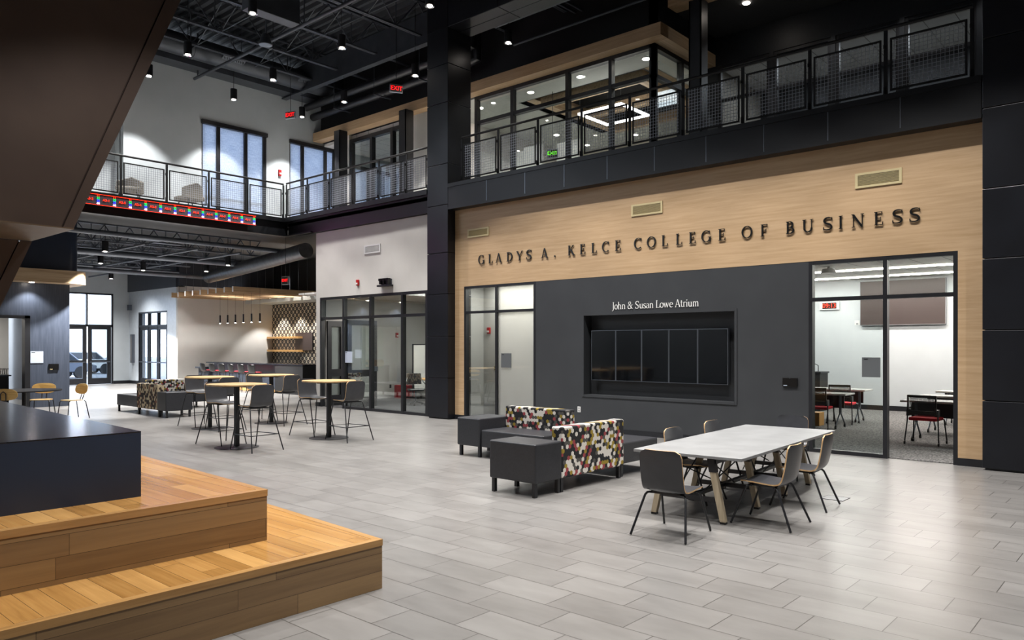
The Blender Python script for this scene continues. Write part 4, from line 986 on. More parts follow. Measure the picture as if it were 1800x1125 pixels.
# long table
t = thing('long_table', 'long grey concrete topped table on splayed oak legs', 'table', (8.40, 3.845, 0), R(3.3))
MB().box(-1.56, 1.56, -.585, .585, .635, .665).build('tabletop', 'concrete_top', t, bev=.004)
MB().box(-1.50, 1.50, -.30, -.26, .58, .635).box(-1.50, 1.50, .26, .30, .58, .635).build('side_rail', 'black_steel', t)
for i, x in enumerate((-1.49, -.60, .28, 1.16)):
    for s_ in (-1, 1):
        lg = MB().add([(x - .03, s_ * .235, .52), (x + .03, s_ * .235, .52), (x + .03, s_ * .30, .52), (x - .03, s_ * .30, .52), (x - .028, s_ * .345, .02), (x + .028, s_ * .345, .02), (x + .028, s_ * .405, .02), (x - .028, s_ * .405, .02)], [(0, 1, 2, 3), (4, 5, 6, 7), (0, 1, 5, 4), (1, 2, 6, 5), (2, 3, 7, 6), (3, 0, 4, 7)])
        o = lg.build('leg', 'oak_leg', t, bev=.004)
        MB().add([(x - .034, s_ * .215, .64), (x + .034, s_ * .215, .64), (x + .034, s_ * .285, .64), (x - .034, s_ * .285, .64), (x - .034, s_ * .237, .50), (x + .034, s_ * .237, .50), (x + .034, s_ * .308, .50), (x - .034, s_ * .308, .50)], [(0, 1, 2, 3), (4, 5, 6, 7), (0, 1, 5, 4), (1, 2, 6, 5), (2, 3, 7, 6), (3, 0, 4, 7)]).build('leg_bracket', 'black_steel', o)
        MB().box(x - .026, x + .026, s_ * .345, s_ * .403, .0, .02).build('foot_pad', 'plastic_black', o)
    MB().box(x - .02, x + .02, -.34, .34, .20, .245).build('cross_bar', 'black_steel', t)
MB().box(-1.49, 1.16, -.03, .03, .205, .24).build('stretcher', 'black_steel', t)
for a, c in ((-1.49, -.60), (.28, 1.16)):
    b = MB()
    for s_ in (-.25, .25): b.tube([(a, s_, .60), (c, s_ * .5, .26)], .007, 6).tube([(c, s_, .60), (a, s_ * .5, .26)], .007, 6)
    b.build('tension_rod', 'black_steel', t)
# bar tables and stools
bt0 = thing('bar_table', 'x', 'table')
pts = []
for k in range(56):
    a = 2 * math.pi * k / 56; c, s_ = math.cos(a), math.sin(a); pts.append((.455 * math.copysign(abs(c) ** .72, c), .455 * math.copysign(abs(s_) ** .72, s_)))
MB().prism(pts, 'z', 1.062, 1.09).build('tabletop', 'oak_top', bt0, bev=.006)
MB().box(-.036, .036, -.036, .036, .02, 1.04).build('pole', 'black_steel', bt0, bev=.008)
MB().cyl((0, 0), .365, 0, .008, 48).cyl((0, 0), .36, .008, .016, 48, .33).build('base_disc', 'disc_steel', bt0, smooth=True)
MB().box(-.25, .25, -.03, .03, 1.035, 1.062).box(-.03, .03, -.25, .25, 1.035, 1.062).build('top_bracket', 'black_steel', bt0)
bt = Repeat(bt0)
sprof = [(.22, .722), (.19, .742), (.08, .742), (-.05, .735), (-.125, .738), (-.18, .775), (-.205, .85), (-.225, .97), (-.238, 1.10)]
bs = Repeat(make_shell_chair('bar_stool', 'x', 'stool', .42, sprof, .712, (.295, .36), (.24, .37), .010, rest=.27))
for (x, y, a, lt, ln_, lf) in [
    (6.62, 12.2, 2, 'round-cornered oak bar table nearest the camera', 'tall dark shell stool in front of the nearest bar table', 'tall dark shell stool behind and left of the nearest bar table'),
    (7.76, 15.42, -3, 'round-cornered oak bar table furthest left', 'tall dark shell stool on the camera side of the leftmost bar table', 'tall dark shell stool beyond the leftmost bar table, next to the far sofa'),
    (9.22, 15.45, 1, 'round-cornered oak bar table in front of the bar counter', 'tall dark shell stool right of the bar table in front of the counter', 'tall dark shell stool partly hidden behind the bar table in front of the counter'),
    (8.44, 12.12, 0, 'round-cornered oak bar table in front of the study room', 'tall dark shell stool right of the bar table in front of the study room', 'tall dark shell stool left of the bar table in front of the study room')]:
    bt.put((x, y, 0), R(a), lt, 'oak bar tables')
    bs.put((x + .02, y - .58, 0), R(a + 1), ln_, 'dark shell bar stools'); bs.put((x + .03, y + .56, 0), R(182 + a), lf, 'dark shell bar stools')

# sofas
def cushion(name, x0, x1, y0, y1, z0, z1, m, parent, bev=.02):
    return MB().box(x0, x1, y0, y1, z0, z1).build(name, m, parent, bev=bev, seg=3)
def legs(parent, pts, zt=.17, w_=.045):
    for x, y in pts: MB().box(x, x + w_, y, y + w_, 0, zt).build('leg', 'black_steel', parent)
s = thing('lounge_sofa', 'dark leather bench sofa with hexagon patterned back towards the camera, beside the long table', 'sofa', (0, 0, 0))
cushion('arm_block', 6.64, 7.135, 5.54, 6.26, .165, .617, 'leather', s); cushion('seat', 7.15, 8.45, 5.72, 6.36, .19, .445, 'leather', s)
cushion('patterned_back', 7.145, 8.47, 5.545, 5.71, .165, .775, 'hex_fabric_x', s, .018); cushion('bench_end', 8.50, 9.42, 5.60, 6.30, .17, .448, 'leather', s)
legs(s, [(6.66, 5.56), (6.66, 6.19), (7.08, 5.56), (7.14, 5.56), (8.40, 5.58), (8.52, 5.62), (9.34, 5.64), (9.34, 6.2), (7.08, 6.2), (8.4, 6.25)])
s = thing('lounge_sofa', 'dark leather sofa with hexagon patterned back along the charcoal wall side, seat facing left', 'sofa', (0, 0, 0))
cushion('arm_block', 8.50, 9.24, 8.22, 8.72, .165, .605, 'leather', s); cushion('seat', 8.52, 9.12, 6.95, 8.21, .165, .435, 'leather', s)
cushion('patterned_back', 9.10, 9.27, 6.95, 8.22, .165, .775, 'hex_fabric_y', s, .018)
legs(s, [(8.53, 8.65), (8.53, 8.24), (9.17, 8.65), (8.53, 7.0), (9.2, 7.0)])
s = thing('lounge_sofa', 'dark leather bench sofa with a brown woven pattern back, far left beyond the bar tables', 'sofa', (0, 0, 0))
cushion('arm_block', 8.10, 8.76, 18.27, 18.77, .165, .617, 'leather', s); cushion('seat', 8.30, 8.86, 18.78, 19.95, .19, .44, 'leather', s)
cushion('patterned_back', 8.12, 8.29, 18.78, 20.0, .165, .79, 'weave_fabric', s); b = cushion('bench_end', 8.16, 8.80, 20.03, 21.35, .165, .46, 'leather', s)
legs(s, [(8.12, 18.3), (8.68, 18.3), (8.12, 18.7), (8.15, 19.95), (8.18, 21.28), (8.72, 21.28), (8.68, 18.72), (8.7, 19.9)])
s = thing('lounge_sofa', 'dark leather sofa with a black, white and red hexagon back behind the woven patterned one', 'sofa', (0, 0, 0))
cushion('seat', 9.0, 10.0, 20.75, 21.4, .165, .44, 'leather', s); cushion('patterned_back', 9.0, 10.02, 21.42, 21.6, .165, .79, 'hex_fabric_x', s); cushion('arm_block', 10.02, 10.5, 20.75, 21.6, .165, .62, 'leather', s)
legs(s, [(9.02, 20.8), (10.4, 20.8), (10.4, 21.5), (9.02, 21.5)])

# cafe table with bentwood chairs, far left
t = thing('cafe_table', 'round dark cafe table with oval backed oak chairs at far left', 'table', (5.52, 19.65, 0))
MB().cyl((0, 0), .74, .715, .74, 48).build('tabletop', 'disc_steel', t, smooth=True); MB().cyl((0, 0), .04, .02, .715, 16).build('pole', 'black_steel', t, smooth=True); MB().cyl((0, 0), .35, 0, .02, 32).build('base_disc', 'disc_steel', t)
o0 = thing('cafe_chair', 'x', 'chair')
pts = [(.23 * math.copysign(abs(math.cos(a)) ** .7, math.cos(a)), .02 + .21 * math.copysign(abs(math.sin(a)) ** .7, math.sin(a))) for a in [2 * math.pi * k / 28 for k in range(28)]]
MB().prism(pts, 'z', .43, .445).build('seat', 'oak_chair', o0)
b = MB(); nv = 28; ring = []
for k in range(nv):
    a = 2 * math.pi * k / nv; u, v = .26 * math.copysign(abs(math.cos(a)) ** .75, math.cos(a)), .125 * math.copysign(abs(math.sin(a)) ** .75, math.sin(a)); ring.append((u, v))
vs = [(u, -.225 + .25 * u * u * 1.3 - v * .2, .70 + v) for u, v in ring] + [(u, -.238 + .25 * u * u * 1.3 - v * .2, .70 + v) for u, v in ring]
b.add(vs, [tuple(range(nv)), tuple(range(2 * nv - 1, nv - 1, -1))] + [(k, k + nv, (k + 1) % nv + nv, (k + 1) % nv) for k in range(nv)])
b.build('backrest', 'oak_chair', o0)
for sx in (-1, 1):
    MB().tube([(sx * .18, -.17, .43), (sx * .2, -.2, .40), (sx * .24, -.27, 0)], .011, 8).build('leg', 'black_steel', o0); MB().tube([(sx * .17, .15, .43), (sx * .2, .19, .40), (sx * .23, .24, 0)], .011, 8).build('leg', 'black_steel', o0)
MB().tube([(-.05, -.12, .425), (-.05, -.2, .44), (-.05, -.245, .56), (-.05, -.25, .72), (0, -.25, .765), (.05, -.25, .72), (.05, -.245, .56), (.05, -.2, .44), (.05, -.12, .425)], .011, 8).build('back_bracket', 'black_steel', o0, smooth=True)
cc = Repeat(o0)
for x, y, a, lb in ((5.02, 18.95, -35, 'oak chair seen from behind with a black bracket, at the left edge'), (6.2, 20.75, 150, 'oak chair facing the camera beyond the cafe table'), (6.62, 19.95, 100, 'oak chair in side view at the right of the cafe table'), (4.7, 20.3, -130, 'oak chair on the hidden far left of the cafe table')):
    cc.put((x, y, 0), R(a), lb, 'oval backed oak chairs')

# bar area
c = thing('bar_counter', 'long dark bar counter with panelled front below the slatted canopy', 'counter', (0, 0, 0))
MB().box(14.98, 15.55, 23.1, 30.1, 1.03, 1.075).build('countertop', 'black_quartz', c); MB().box(15.2, 15.5, 23.2, 30.05, .1, 1.03).build('counter_front', 'counter_front', c)
MB().box(15.0, 15.55, 23.1, 24.9, .0, 1.03).build('end_block', 'black_paint', c); MB().box(15.18, 15.5, 24.9, 30.05, 0, .1).build('plinth', 'oak_shelf', c)
MB().box(14.95, 15.55, 30.1, 31.0, .80, .86).box(15.1, 15.5, 30.1, 31.0, 0, .8).build('low_counter', 'counter_front', c)
c = thing('back_counter', 'dark back counter with a steel tap against the rosette tiled wall', 'counter', (0, 0, 0))
MB().box(18.25, 18.9, 25.5, 31.5, .86, .90).build('countertop', 'black_quartz', c); MB().box(18.3, 18.9, 25.5, 31.5, .1, .86).build('cabinet_body', 'duct_tan', c)
MB().tube([(18.6, 28.4, .9), (18.6, 28.4, 1.2), (18.5, 28.4, 1.28), (18.4, 28.4, 1.25), (18.38, 28.4, 1.18)], .015, 8).build('tap', 'chrome', c, smooth=True)
for k, z in enumerate((1.46, 2.05)):
    tag(MB().box(18.6, 18.9, 29.0, 31.55, z, z + .09).build('wall_shelf', 'oak_shelf'), ['lower oak shelf on the rosette tiled wall', 'upper oak shelf on the rosette tiled wall'][k], 'shelf')
r = thing('wall_screen', 'black flat screen on the rosette tiled wall behind the bar', 'screen', (18.88, 28.24, 1.51)); MB().box(-.05, 0, 0, 1.35, 0, .80).build('screen_body', 'plastic_black', r); MB().box(-.055, -.05, .02, 1.33, .02, .78).build('screen_panel', 'board_brown', r)
b0 = thing('counter_stool', 'x', 'stool')
shell(.46, [(.2, .70), (.17, .715), (.05, .71), (-.1, .715), (-.17, .76), (-.2, .85), (-.22, .98), (-.225, 1.04)], dish=.07).build('shell', ['plastic_black', 'plastic_black'], b0, smooth=True)
MB().box(-.19, .19, -.13, .19, .725, .765).build('seat_pad', 'red_fabric', b0, bev=.015)
for sx in (-1, 1):
    for sy in (-1, 1): MB().tube([(sx * .12, sy * .12, .70), (sx * .22, sy * .22, 0)], .011, 6).build('leg', 'black_steel', b0)
MB().tube([(-.18, -.18, .28), (.18, -.18, .28), (.18, .18, .28), (-.18, .18, .28), (-.18, -.18, .28)], .009, 6).build('footrest', 'black_steel', b0)
cs = Repeat(b0)
for k, nm in enumerate(('furthest left', 'second from the left', 'third from the left', 'fourth from the left', 'fifth from the left', 'nearest and furthest right')):
    cs.put((14.62, 29.35 - .74 * k, 0), R(-90 + (k % 3) * 4 - 4), 'black bar counter stool with red seat, ' + nm + ' of six', 'red seated stools at the bar')
# slatted canopy: nine beams hung on rods
for k in range(9):
    r = thing('canopy_beam', ['nearest', 'second', 'third', 'fourth', 'fifth', 'sixth', 'seventh', 'eighth', 'furthest'][k] + ' suspended oak beam of the canopy over the bar', 'beam', (14.2, 26.42 + .636 * k, 3.74), 0, 'suspended oak canopy beams')
    MB().box(0, 4.9 if k > 0 else 4.9, 0, .09, 0, .20).build('beam', 'oak_slat', r)
    MB().box(-.004, 0, .0, .09, .0, .20).build('end_cap', 'vent_white', r)
    MB().tube([(.35, .045, .2), (.35, .045, 1.7)], .006, 5).tube([(3.2, .045, .2), (3.2, .045, 1.7)], .006, 5).build('suspension_rod', 'alu', r)
for k in range(6):
    p = thing('tube_pendant', ['leftmost', 'second', 'third', 'fourth', 'fifth', 'rightmost'][k] + ' slim black tube pendant over the bar counter', 'pendant lamp', (15.0, 28.955 - .605 * k, 2.63), 0, 'slim tube pendants over the bar')
    MB().cyl((0, 0), .03, .0, .32, 12).build('lamp_body', 'black_steel', p, smooth=True); MB().tube([(0, 0, .32), (0, 0, 2.87)], .004, 5).build('cable', 'black_steel', p)
    MB().cyl((0, 0), .026, -.012, 0, 12).build('lens', 'lamp_glow', p); add_spot('spot', (0, 0, -.04), 18, 110, .6, parent=p, radius=.03)
structure('trim_7', MB().box(17.6, 18.9, 24, 31.6, 3.62, 3.72).box(17.55, 17.6, 24, 31.6, 3.60, 3.85), 'ceiling_white')
for y in (30.6, 29.2, 27.8): add_spot('bar_spot', (18.3, y, 3.58), 260, 90, .4)
for y in (30.8, 29.9, 29.0, 28.1, 27.2): add_spot('cove_spot', (17.3, y, 3.35), 30, 100, .5).rotation_euler = (0, R(150), 0)

# hall services under the far ceiling
def jst(x0, x1, y):
    return (x0, x1, y)
hj = tag(joist(8.4, 14.4, 5.45, 4.92, .8, 'hall_joist', 'pipe_steel'), 'black open web joist under the hall ceiling beyond the balcony', 'joist', 'hall ceiling joists'); HJ = Repeat(hj)
for y in (24.9, 26.7, 28.5, 30.3, 32.1, 33.9, 35.4): HJ.put((0, y, 0))
for y, z, r_, x0, x1, nm in ((22.4, 4.86, .07, 7.0, 14.6, 'thick dark pipe under the ticker beam, nearest of the hall ceiling pipes'), (22.8, 4.95, .04, 7.0, 14.6, 'slim pipe beside the thick pipe under the ticker beam'), (26.0, 4.72, .10, 8.2, 14.4, 'thick dark pipe in the middle of the hall ceiling'), (31.0, 4.62, .09, 8.2, 15.5, 'thick dark pipe in front of the entrance wall'), (31.5, 4.80, .05, 8.2, 15.5, 'slim pipe above the pipe in front of the entrance wall')):
    tag(MB().tube([(x0, y, z), (x1, y, z)], r_, 12).build('ceiling_pipe', 'pipe_steel', smooth=True), nm, 'pipe')
for x, nm in ((9.6, 'left'), (11.2, 'middle'), (12.6, 'right')):
    tag(MB().tube([(x, 23, 4.75), (x, 36, 4.75)], .035, 8).build('branch_pipe', 'pipe_steel', smooth=True), nm + ' slim pipe running away along the hall ceiling', 'pipe')
tag(MB().tube([(13.5, 20.6, 4.72), (13.7, 22, 4.68), (14.2, 26, 4.55), (14.8, 29.5, 4.5)], .24, 22).build('foil_duct', 'foil', smooth=True), 'crinkled foil wrapped duct above the bar canopy', 'duct')
for x, y, nm in ((8.55, 23.2, 'black hall pendant cylinder nearest the blue-grey wall'), (12.76, 24.1, 'black hall pendant cylinder above the bar canopy'), (13.3, 26.7, 'black hall pendant cylinder behind the foil duct'), (9.7, 26.7, 'second black hall pendant cylinder beyond the ticker'), (11.6, 28.0, 'black hall pendant cylinder in the middle of the hall ceiling'), (12.2, 32.5, 'small black pendant cylinder in front of the entrance wall')):
    pendant(nm, (x, y, 4.45), .78, 'pendants of the hall', HALL_E, r=.09, h=.3, size=95)
b = MB()
for k in range(5): b.bar((8.6 + k * .9, 23.4 + k * .5, 5.0), (9.5 + k * .9, 23.4 + k * .5, 5.0), .25, .03)
tag(b.build('cable_tray', 'alu'), 'light metal cable tray pieces under the hall ceiling', 'cable tray')
for x, nm in ((6.9, 'right'), (5.2, 'left')):  # left one added out of view to brighten the blue-grey wall
    r = thing('recessed_light', 'small recessed light under the oak bulkhead at far left, ' + nm + ' one', 'ceiling light', (x, 23.9, 3.49)); MB().cyl((0, 0), .06, 0, .012, 16).build('lamp_disc', 'lamp_glow', r); add_spot('downlight', (x, 23.9, 3.46), 90, 110, .5)
add_area('office_fill_light', (19, 5, 8.75), 1.2, 6, 150)  # added fill for the dark upper offices, no fixture modelled
# side room seen through the open doorway at far left
r = thing('counter_unit', 'dark counter unit inside the side room at far left', 'counter', (0, 0, 0)); MB().box(4.6, 6.75, 25.4, 26.0, .0, .86).build('cabinet_body', 'black_paint', r); MB().box(4.6, 6.8, 25.35, 26.05, .86, .9).build('countertop', 'box_side', r)
b = MB()
for k in range(14): b.box(6.0 + k * .05, 6.03 + k * .05, 25.3, 25.33, .92, 1.06)
b.box(5.98, 6.72, 25.3, 25.34, 1.06, 1.09).box(5.98, 6.72, 25.3, 25.34, .9, .93)
tag(b.build('rack', 'vent_white'), 'white wire rack on the dark counter in the side room', 'rack')
r = thing('paper_roll', 'big roll of brown paper lying in the side room doorway', 'roll', (5.9, 24.9, 1.02)); MB().tube([(-.5, 0, 0), (.35, -.12, 0)], .14, 20).build('roll', 'cork', r, smooth=True); MB().tube([(.352, -.121, 0), (.36, -.122, 0)], .07, 14).build('core', 'board_brown', r)

# classroom furniture
q = thing('classroom_chair', 'x', 'chair')
MB().box(-.23, .23, -.2, .22, .42, .475).build('seat', 'red_fabric', q, bev=.02, seg=3)
b = MB()
b.box(-.235, -.205, -.262, -.23, .55, .86).box(.205, .235, -.262, -.23, .55, .86).box(-.235, .235, -.262, -.23, .83, .87).box(-.235, .235, -.262, -.23, .53, .60)
bk = b.build('backrest', 'plastic_black', q, bev=.01); MB().box(-.2, .2, -.25, -.246, .58, .84).build('mesh', 'mesh_back', bk)
for sx in (-1, 1):
    for (y0, y1) in ((-.2, -.26), (.18, .25)):
        l = MB().tube([(sx * .24, y0, .55 if y0 < 0 else .44), (sx * .245, y0, .42), (sx * .27, y1, .06)], .012, 8).build('leg', 'black_steel', q, smooth=True)
        MB().tube([(sx * .27 - .012, y1, .028), (sx * .27 + .012, y1, .028)], .028, 12).build('caster', 'plastic_black', l)
MB().box(-.25, -.20, -.24, -.1, .5, .62).box(.20, .25, -.24, -.1, .5, .62).build('back_bracket', 'black_steel', q)
CH = Repeat(q)
for x, y, lb in ((14.85, 3.43, 'red seated mesh back chair nearest the doorway of the classroom'), (16.55, 3.0, 'red seated mesh back chair behind the right front classroom desk'), (18.4, 3.3, 'red seated mesh back chair in the third row at the right of the classroom'),
                 (16.05, 5.72, 'red seated mesh back chair just behind the classroom glazing at left'), (17.55, 5.72, 'red seated mesh back chair at the second desk at the left of the classroom'), (17.5, 6.75, 'mesh back chair at the left end of the second classroom desk'), (16.05, 6.8, 'red seated mesh back chair hidden behind the charcoal wall end')):
    CH.put((x, y, .012), R(-90 + (2 if y > 5 else -2)), lb, 'red seated classroom chairs')
q = thing('flip_table', 'x', 'desk')
MB().box(-.92, .92, -.3, .3, .70, .735).build('tabletop', 'whiteboard', q, bev=.006); MB().box(-.8, .8, -.02, .0, .42, .68).build('modesty_panel', 'plastic_black', q)
for sx in (-1, 1):
    l = MB().tube([(sx * .72, 0, .70), (sx * .72, 0, .32)], .028, 10).tube([(sx * .72, 0, .34), (sx * .72, -.28, .07)], .016, 8).tube([(sx * .72, 0, .34), (sx * .72, .28, .07)], .016, 8).build('leg', 'alu', q, smooth=True)
    for y in (-.28, .28): MB().tube([(sx * .72 - .015, y, .035), (sx * .72 + .015, y, .035)], .035, 12).build('caster', 'plastic_black', l)
FT = Repeat(q)
for x, y, lb in ((15.42, 3.0, 'white topped rolling desk behind the doorway of the classroom'), (17.1, 3.12, 'white topped rolling desk in the second row at right'), (18.95, 3.2, 'white topped rolling desk in the third row at right'), (16.5, 6.15, 'white topped rolling desk just behind the glazing at left'), (18.25, 6.3, 'white topped rolling desk in the second row at left')):
    FT.put((x, y, .012), R(90), lb, 'rolling classroom desks')
r = thing('wall_screen', 'large brown-grey projection board high on the classroom wall', 'screen', (21.8, 4.57, 2.30)); MB().box(-.10, 0, 0, 2.04, 0, 1.165).build('board', 'board_brown', r); MB().box(-.104, -.1, -.012, 2.052, -.012, .0).box(-.104, 0, -.012, 0, -.012, 1.17).box(-.104, 0, 2.04, 2.052, -.012, 1.17).build('board_frame', 'vent_grey', r)
r = thing('wall_clock', 'white framed digital clock with red digits on the classroom wall', 'clock', (21.8, 7.19, 2.74)); MB().box(-.06, 0, 0, .53, 0, .225).build('clock_body', 'plastic_white', r, bev=.01); MB().box(-.064, -.06, .07, .45, .03, .195).build('clock_face', 'plastic_black', r)
text_mesh('digits', '09:13', .17, 'led_red', (-.068, .26, .112), FACE_X, r, .003)
r = thing('lectern', 'dark lectern at the back left of the classroom', 'lectern', (20.6, 7.55, .012)); MB().box(-.3, .3, -.35, .35, 0, 1.0).build('lectern_body', 'black_paint', r); MB().box(-.33, .33, -.38, .38, 1.0, 1.04).build('lectern_top', 'black_steel', r); MB().tube([(0, -.2, 1.04), (0, -.2, 1.2), (0, -.1, 1.25), (0, .05, 1.2)], .012, 6).build('microphone', 'black_steel', r)
tag(MB().box(16.6, 16.9, 5.9, 6.2, .012, .3).build('wooden_box', 'orange_wood', bev=.005), 'small pale wooden box under the left classroom desk', 'box')
for k, x in enumerate((18.7, 20.7)):
    r = thing('linear_light', ['nearer', 'further'][k] + ' thin white line light in the classroom ceiling', 'ceiling light', (x, 3.8, 3.518), 0, 'line lights of the classroom'); MB().box(-.02, .02, -5.2, 5.2, -.02, .010).build('diffuser', 'lamp_glow', r)
    a = add_area('line_light', (x, 3.8, 3.49), .1, 10, ROOM_E)
r = thing('projector', 'white ceiling projector in the classroom', 'projector', (17.6, 6.05, 3.38)); MB().cyl((0, 0), .17, 0, .10, 24, .13).build('projector_body', 'plastic_white', r, smooth=True); MB().cyl((0, 0), .03, .1, .15, 12).build('mount', 'plastic_white', r)

# study room furniture
q = thing('task_chair', 'x', 'chair')
MB().box(-.22, .22, -.2, .22, .42, .48).build('seat', 'plastic_black', q, bev=.03, seg=3)
b = MB().prism([(-.22, .60), (.22, .60), (.20, .92), (-.20, .92)], 'y', -.25, -.22); b.build('backrest', 'leather', q, bev=.01)
MB().tube([(0, -.05, .42), (0, -.22, .44), (0, -.27, .6), (0, -.25, .75)], .015, 8).build('back_stem', 'plastic_black', q)
MB().tube([(-.2, -.24, .80), (-.26, -.1, .66), (-.26, .12, .62)], .014, 8).tube([(.2, -.24, .80), (.26, -.1, .66), (.26, .12, .62)], .014, 8).build('armrest', 'plastic_black', q)
MB().tube([(0, 0, .42), (0, 0, .10)], .025, 10).build('gas_lift', 'alu', q)
for k in range(5):
    a = 2 * math.pi * k / 5; l = MB().tube([(0, 0, .12), (.28 * math.cos(a), .28 * math.sin(a), .07)], .014, 6).build('base_arm', 'alu', q)
    MB().sphere((.28 * math.cos(a), .28 * math.sin(a), .03), .03, 8).build('caster', 'plastic_black', l)
TC = Repeat(q)
TC.put((14.62, 16.72, .012), R(150), 'black task chair inside the study room, left one', 'task chairs of the study room'); TC.put((15.1, 16.35, .012), R(20), 'black task chair inside the study room next to the clad column', 'task chairs of the study room')
r = thing('study_table', 'low round topped table behind the task chairs in the study room', 'table', (15.55, 17.2, .012)); MB().cyl((0, 0), .6, .70, .73, 32).build('tabletop', 'orange_wood', r); MB().cyl((0, 0), .05, 0, .7, 12).build('pole', 'black_steel', r); MB().cyl((0, 0), .3, 0, .02, 24).build('base_disc', 'black_steel', r)
tag(MB().box(15.95, 16.45, 18.8, 19.3, .012, .46).build('ottoman', 'red_vinyl', bev=.03), 'red cube ottoman on the study room floor', 'ottoman')
r = thing('mobile_whiteboard', 'white board on a black stand in the study room beside the column', 'whiteboard', (16.45, 18.35, .012)); MB().box(-.5, .5, -.012, .012, .35, 1.75).build('board', 'whiteboard', r); MB().box(-.53, -.5, -.02, .02, .1, 1.78).box(.5, .53, -.02, .02, .1, 1.78).box(-.53, .53, -.02, .02, 1.75, 1.78).box(-.53, -.5, -.3, .3, .05, .1).box(.5, .53, -.3, .3, .05, .1).build('stand', 'black_steel', r)
tag(MB().box(15.0, 15.9, 19.785, 19.8, 1.0, 2.3).build('wall_board', 'ceiling_white'), 'pale writing board on the far study room wall', 'whiteboard')
# open glazed door leaf and an inner door
d = thing('glass_door', 'open dark framed glass door leaf inside the study room glazing', 'door', (12.72, 17.38, .012))
MB().box(0, .12, -.025, .025, 0, 2.44).box(.88, 1.0, -.025, .025, 0, 2.44).box(.12, .88, -.025, .025, 0, .28).box(.12, .88, -.025, .025, 2.3, 2.44).box(.12, .88, -.025, .025, .86, 1.05).build('door_leaf', 'black_steel', d)
MB().box(.12, .88, -.004, .004, 1.05, 2.3).box(.12, .88, -.004, .004, .28, .86).build('door_glass', 'glass', d)
MB().box(.86, .98, -.09, -.025, 1.0, 1.14).build('door_lever', 'alu', d)
d = thing('inner_door', 'dark framed glass door standing behind the open study room entrance', 'door', (12.80, 18.46, .012))
MB().box(0, .13, -.03, .02, 0, 2.44).box(.45, .58, -.03, .02, 0, 2.44).box(.13, .45, -.03, .02, 0, .3).box(.13, .45, -.03, .02, 2.28, 2.44).box(.13, .45, -.03, .02, .84, 1.05).build('door_leaf', 'black_steel', d); MB().box(.13, .45, -.004, .004, .3, 2.28).build('door_glass', 'glass', d)

# upstairs: lounge chairs behind the far railing, conference room lights
q = thing('lounge_chair', 'x', 'chair')
b = MB(); n = 14; vs = []; fs = []
for i in range(n + 1):
    a = R(200 + 140 * i / n); h_ = .78 - .16 * abs(i - n / 2) / (n / 2)
    for rr, z in ((.36, .30), (.36, h_), (.29, h_), (.29, .30)): vs.append((rr * math.cos(a), rr * math.sin(a) + .05, z))
for i in range(n):
    for k in range(4): fs.append((i * 4 + k, i * 4 + (k + 1) % 4, (i + 1) * 4 + (k + 1) % 4, (i + 1) * 4 + k))
fs += [(0, 1, 2, 3), (n * 4, n * 4 + 1, n * 4 + 2, n * 4 + 3)]
b.add(vs, fs).build('backrest', 'grey_fabric', q, bev=.02, smooth=True)
MB().box(-.3, .3, -.26, .34, .30, .42).build('seat', 'grey_fabric', q, bev=.04, seg=3)
for sx in (-1, 1):
    for sy in (-1, 1): MB().tube([(sx * .2, sy * .2, .3), (sx * .27, sy * .27, 0)], .014, 6).build('leg', 'black_steel', q)
LC = Repeat(q)
LC.put((8.35, 21.0, 5.5), R(150), 'grey upholstered lounge chair behind the far railing, left one', 'grey lounge chairs upstairs'); LC.put((9.95, 20.9, 5.5), R(10), 'grey upholstered lounge chair behind the far railing, right one', 'grey lounge chairs upstairs')
down = [(15.9, 15.35), (15.83, 13.37), (15.77, 11.65), (15.83, 9.73), (17.79, 9.6), (17.79, 15.4), (19.6, 15.45), (21.3, 15.45), (21.3, 13.5), (17.0, 16.2)]
for k, (x, y) in enumerate(down):
    nm = ['front row, furthest left', 'front row, second from left', 'front row, third from left', 'front row, at the glass corner', 'behind the glass corner', 'second row, left', 'third row, left', 'back row, left', 'back row, middle', 'far left end'][k]
    r = thing('recessed_light', 'bright recessed downlight in the upper conference room ceiling, ' + nm, 'ceiling light', (x, y, 8.655), 0, 'recessed lights of the conference room')
    MB().cyl((0, 0), .085, -.012, 0, 20).build('lamp_disc', 'lamp_glow', r); MB().cyl((0, 0), .105, -.006, .002, 20).build('trim_ring', 'plastic_white', r)
    if k < 9: add_spot('downlight', (x, y, 8.62), CONF_E, 130, .6, radius=.06)
r = thing('square_pendant', 'glowing square ring pendant in the upper conference room', 'pendant lamp', (17.3, 11.65, 8.0), 0)
b = MB().box(-.70, .70, -.70, -.63, 0, .05).box(-.70, .70, .63, .70, 0, .05).box(-.70, -.63, -.63, .63, 0, .05).box(.63, .70, -.63, .63, 0, .05); b.build('light_ring', 'led_glow', r)
MB().tube([(-.66, -.66, .05), (-.66, -.66, 1.0)], .004, 4).tube([(.66, .66, .05), (.66, .66, 1.0)], .004, 4).tube([(-.66, .66, .05), (-.66, .66, 1.0)], .004, 4).tube([(.66, -.66, .05), (.66, -.66, 1.0)], .004, 4).build('suspension_cable', 'alu', r)
for k, (x, y0, y1) in enumerate(((16.9, 13.85, 14.55), (17.2, 12.75, 13.55), (17.2, 14.75, 15.35))):
    tag(MB().box(x, x + .06, y0, y1, 5.55, 7.55).build('wall_board', 'whiteboard'), 'tall white board inside the upper conference room, ' + ['left of middle', 'right one', 'left one'][k], 'whiteboard')
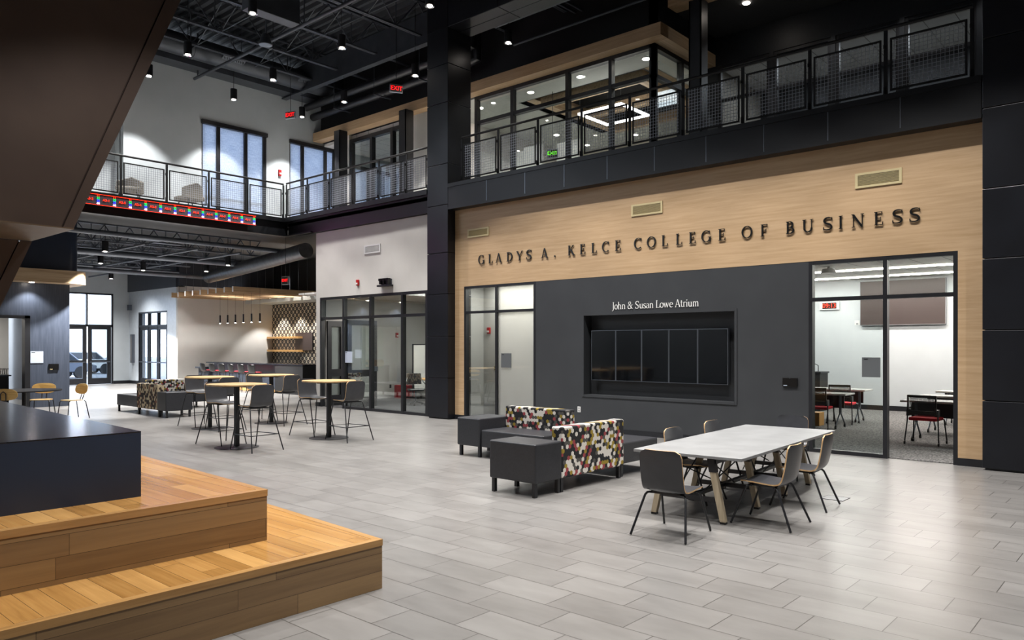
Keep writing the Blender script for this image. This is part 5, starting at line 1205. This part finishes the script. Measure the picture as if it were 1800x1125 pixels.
for y, nm in ((14.3, 'left'), (10.7, 'right')):
    b = MB().box(15.35, 15.50, y - .9, y + .5, 8.645, 8.66)
    q = b.build('ceiling_diffuser', 'vent_white'); tag(q, nm + ' slot diffuser in the white ceiling of the upper conference room', 'vent')
    b = MB(); [b.box(15.37 + .04 * i, 15.385 + .04 * i, y - .88, y + .48, 8.64, 8.645) for i in range(3)]; b.build('slot', 'vent_grey', q)
r = thing('recessed_light', 'single recessed downlight in the dark tiled ceiling at top right', 'ceiling light', (15.95, 7.25, 9.295)); MB().cyl((0, 0), .08, -.01, 0, 20).build('lamp_disc', 'lamp_glow', r)
add_spot('downlight', (15.95, 7.25, 9.25), 60, 95, .4)
for y in (6.0, 4.4, 2.8): add_spot('wall_washer', (16.75, y, 9.27), 45, 80, .5)  # bare spots added to light the dark wall, no fixtures modelled
r = thing('floor_box', 'small square floor outlet cover beside the long table legs', 'floor box', (8.95, 3.0, 0)); MB().box(-.12, .12, -.12, .12, 0, .004).build('cover', 'concrete_top', r); MB().box(-.125, .125, -.125, -.12, 0, .005).box(-.125, .125, .12, .125, 0, .005).box(-.125, -.12, -.12, .12, 0, .005).box(.12, .125, -.12, .12, 0, .005).build('cover_rim', 'black_steel', r)
# parked cars beyond the glass doors
def car(label, x, y, rz, m):
    r = thing('car', label, 'car', (x, y, -.06), rz)
    MB().prism([(-2.2, .35), (2.2, .35), (2.25, .7), (1.4, .92), (.8, 1.42), (-.9, 1.45), (-1.7, .98), (-2.2, .9)], 'y', -.85, .85).build('car_body', m, r, bev=.05)
    MB().prism([(1.25, .93), (.75, 1.36), (-.85, 1.38), (-1.5, .98)], 'y', -.86, .86).build('side_window', 'wb_mirror', r)
    for x_ in (-1.35, 1.35):
        for y_ in (-.86, .66): w_ = MB().tube([(x_, y_, .33), (x_, y_ + .2, .33)], .33, 20).build('wheel', 'tyre', r)
car('pale car parked outside the double entrance doors', 14.0, 46.0, R(8), 'car_paint'); car('second parked car further out beyond the entrance doors', 17.5, 52.0, R(5), 'whiteboard')
# added hall fill without fixtures, then ceiling light of the enclosed rooms
for x, y, e in ((15.8, 28.9, 420), (17.4, 27.2, 420), (13.0, 30.0, 500), (11.0, 34.0, 700), (12.9, 34.2, 500)): add_spot('hall_fill_spot', (x, y, 4.85), e, 120, .8)
add_area('lobby_ceiling_light', (13.45, 11.5, 3.22), .5, 2.6, LOBBY_E); add_area('study_ceiling_light', (15.2, 16.0, 3.22), 2.0, 2.0, STUDY_E); add_area('study_upper_light', (17.5, 19.5, 8.45), 1.2, 1.2, 25)
add_area('side_room_light', (5.8, 27, 3.05), 1.5, 1.5, 90)
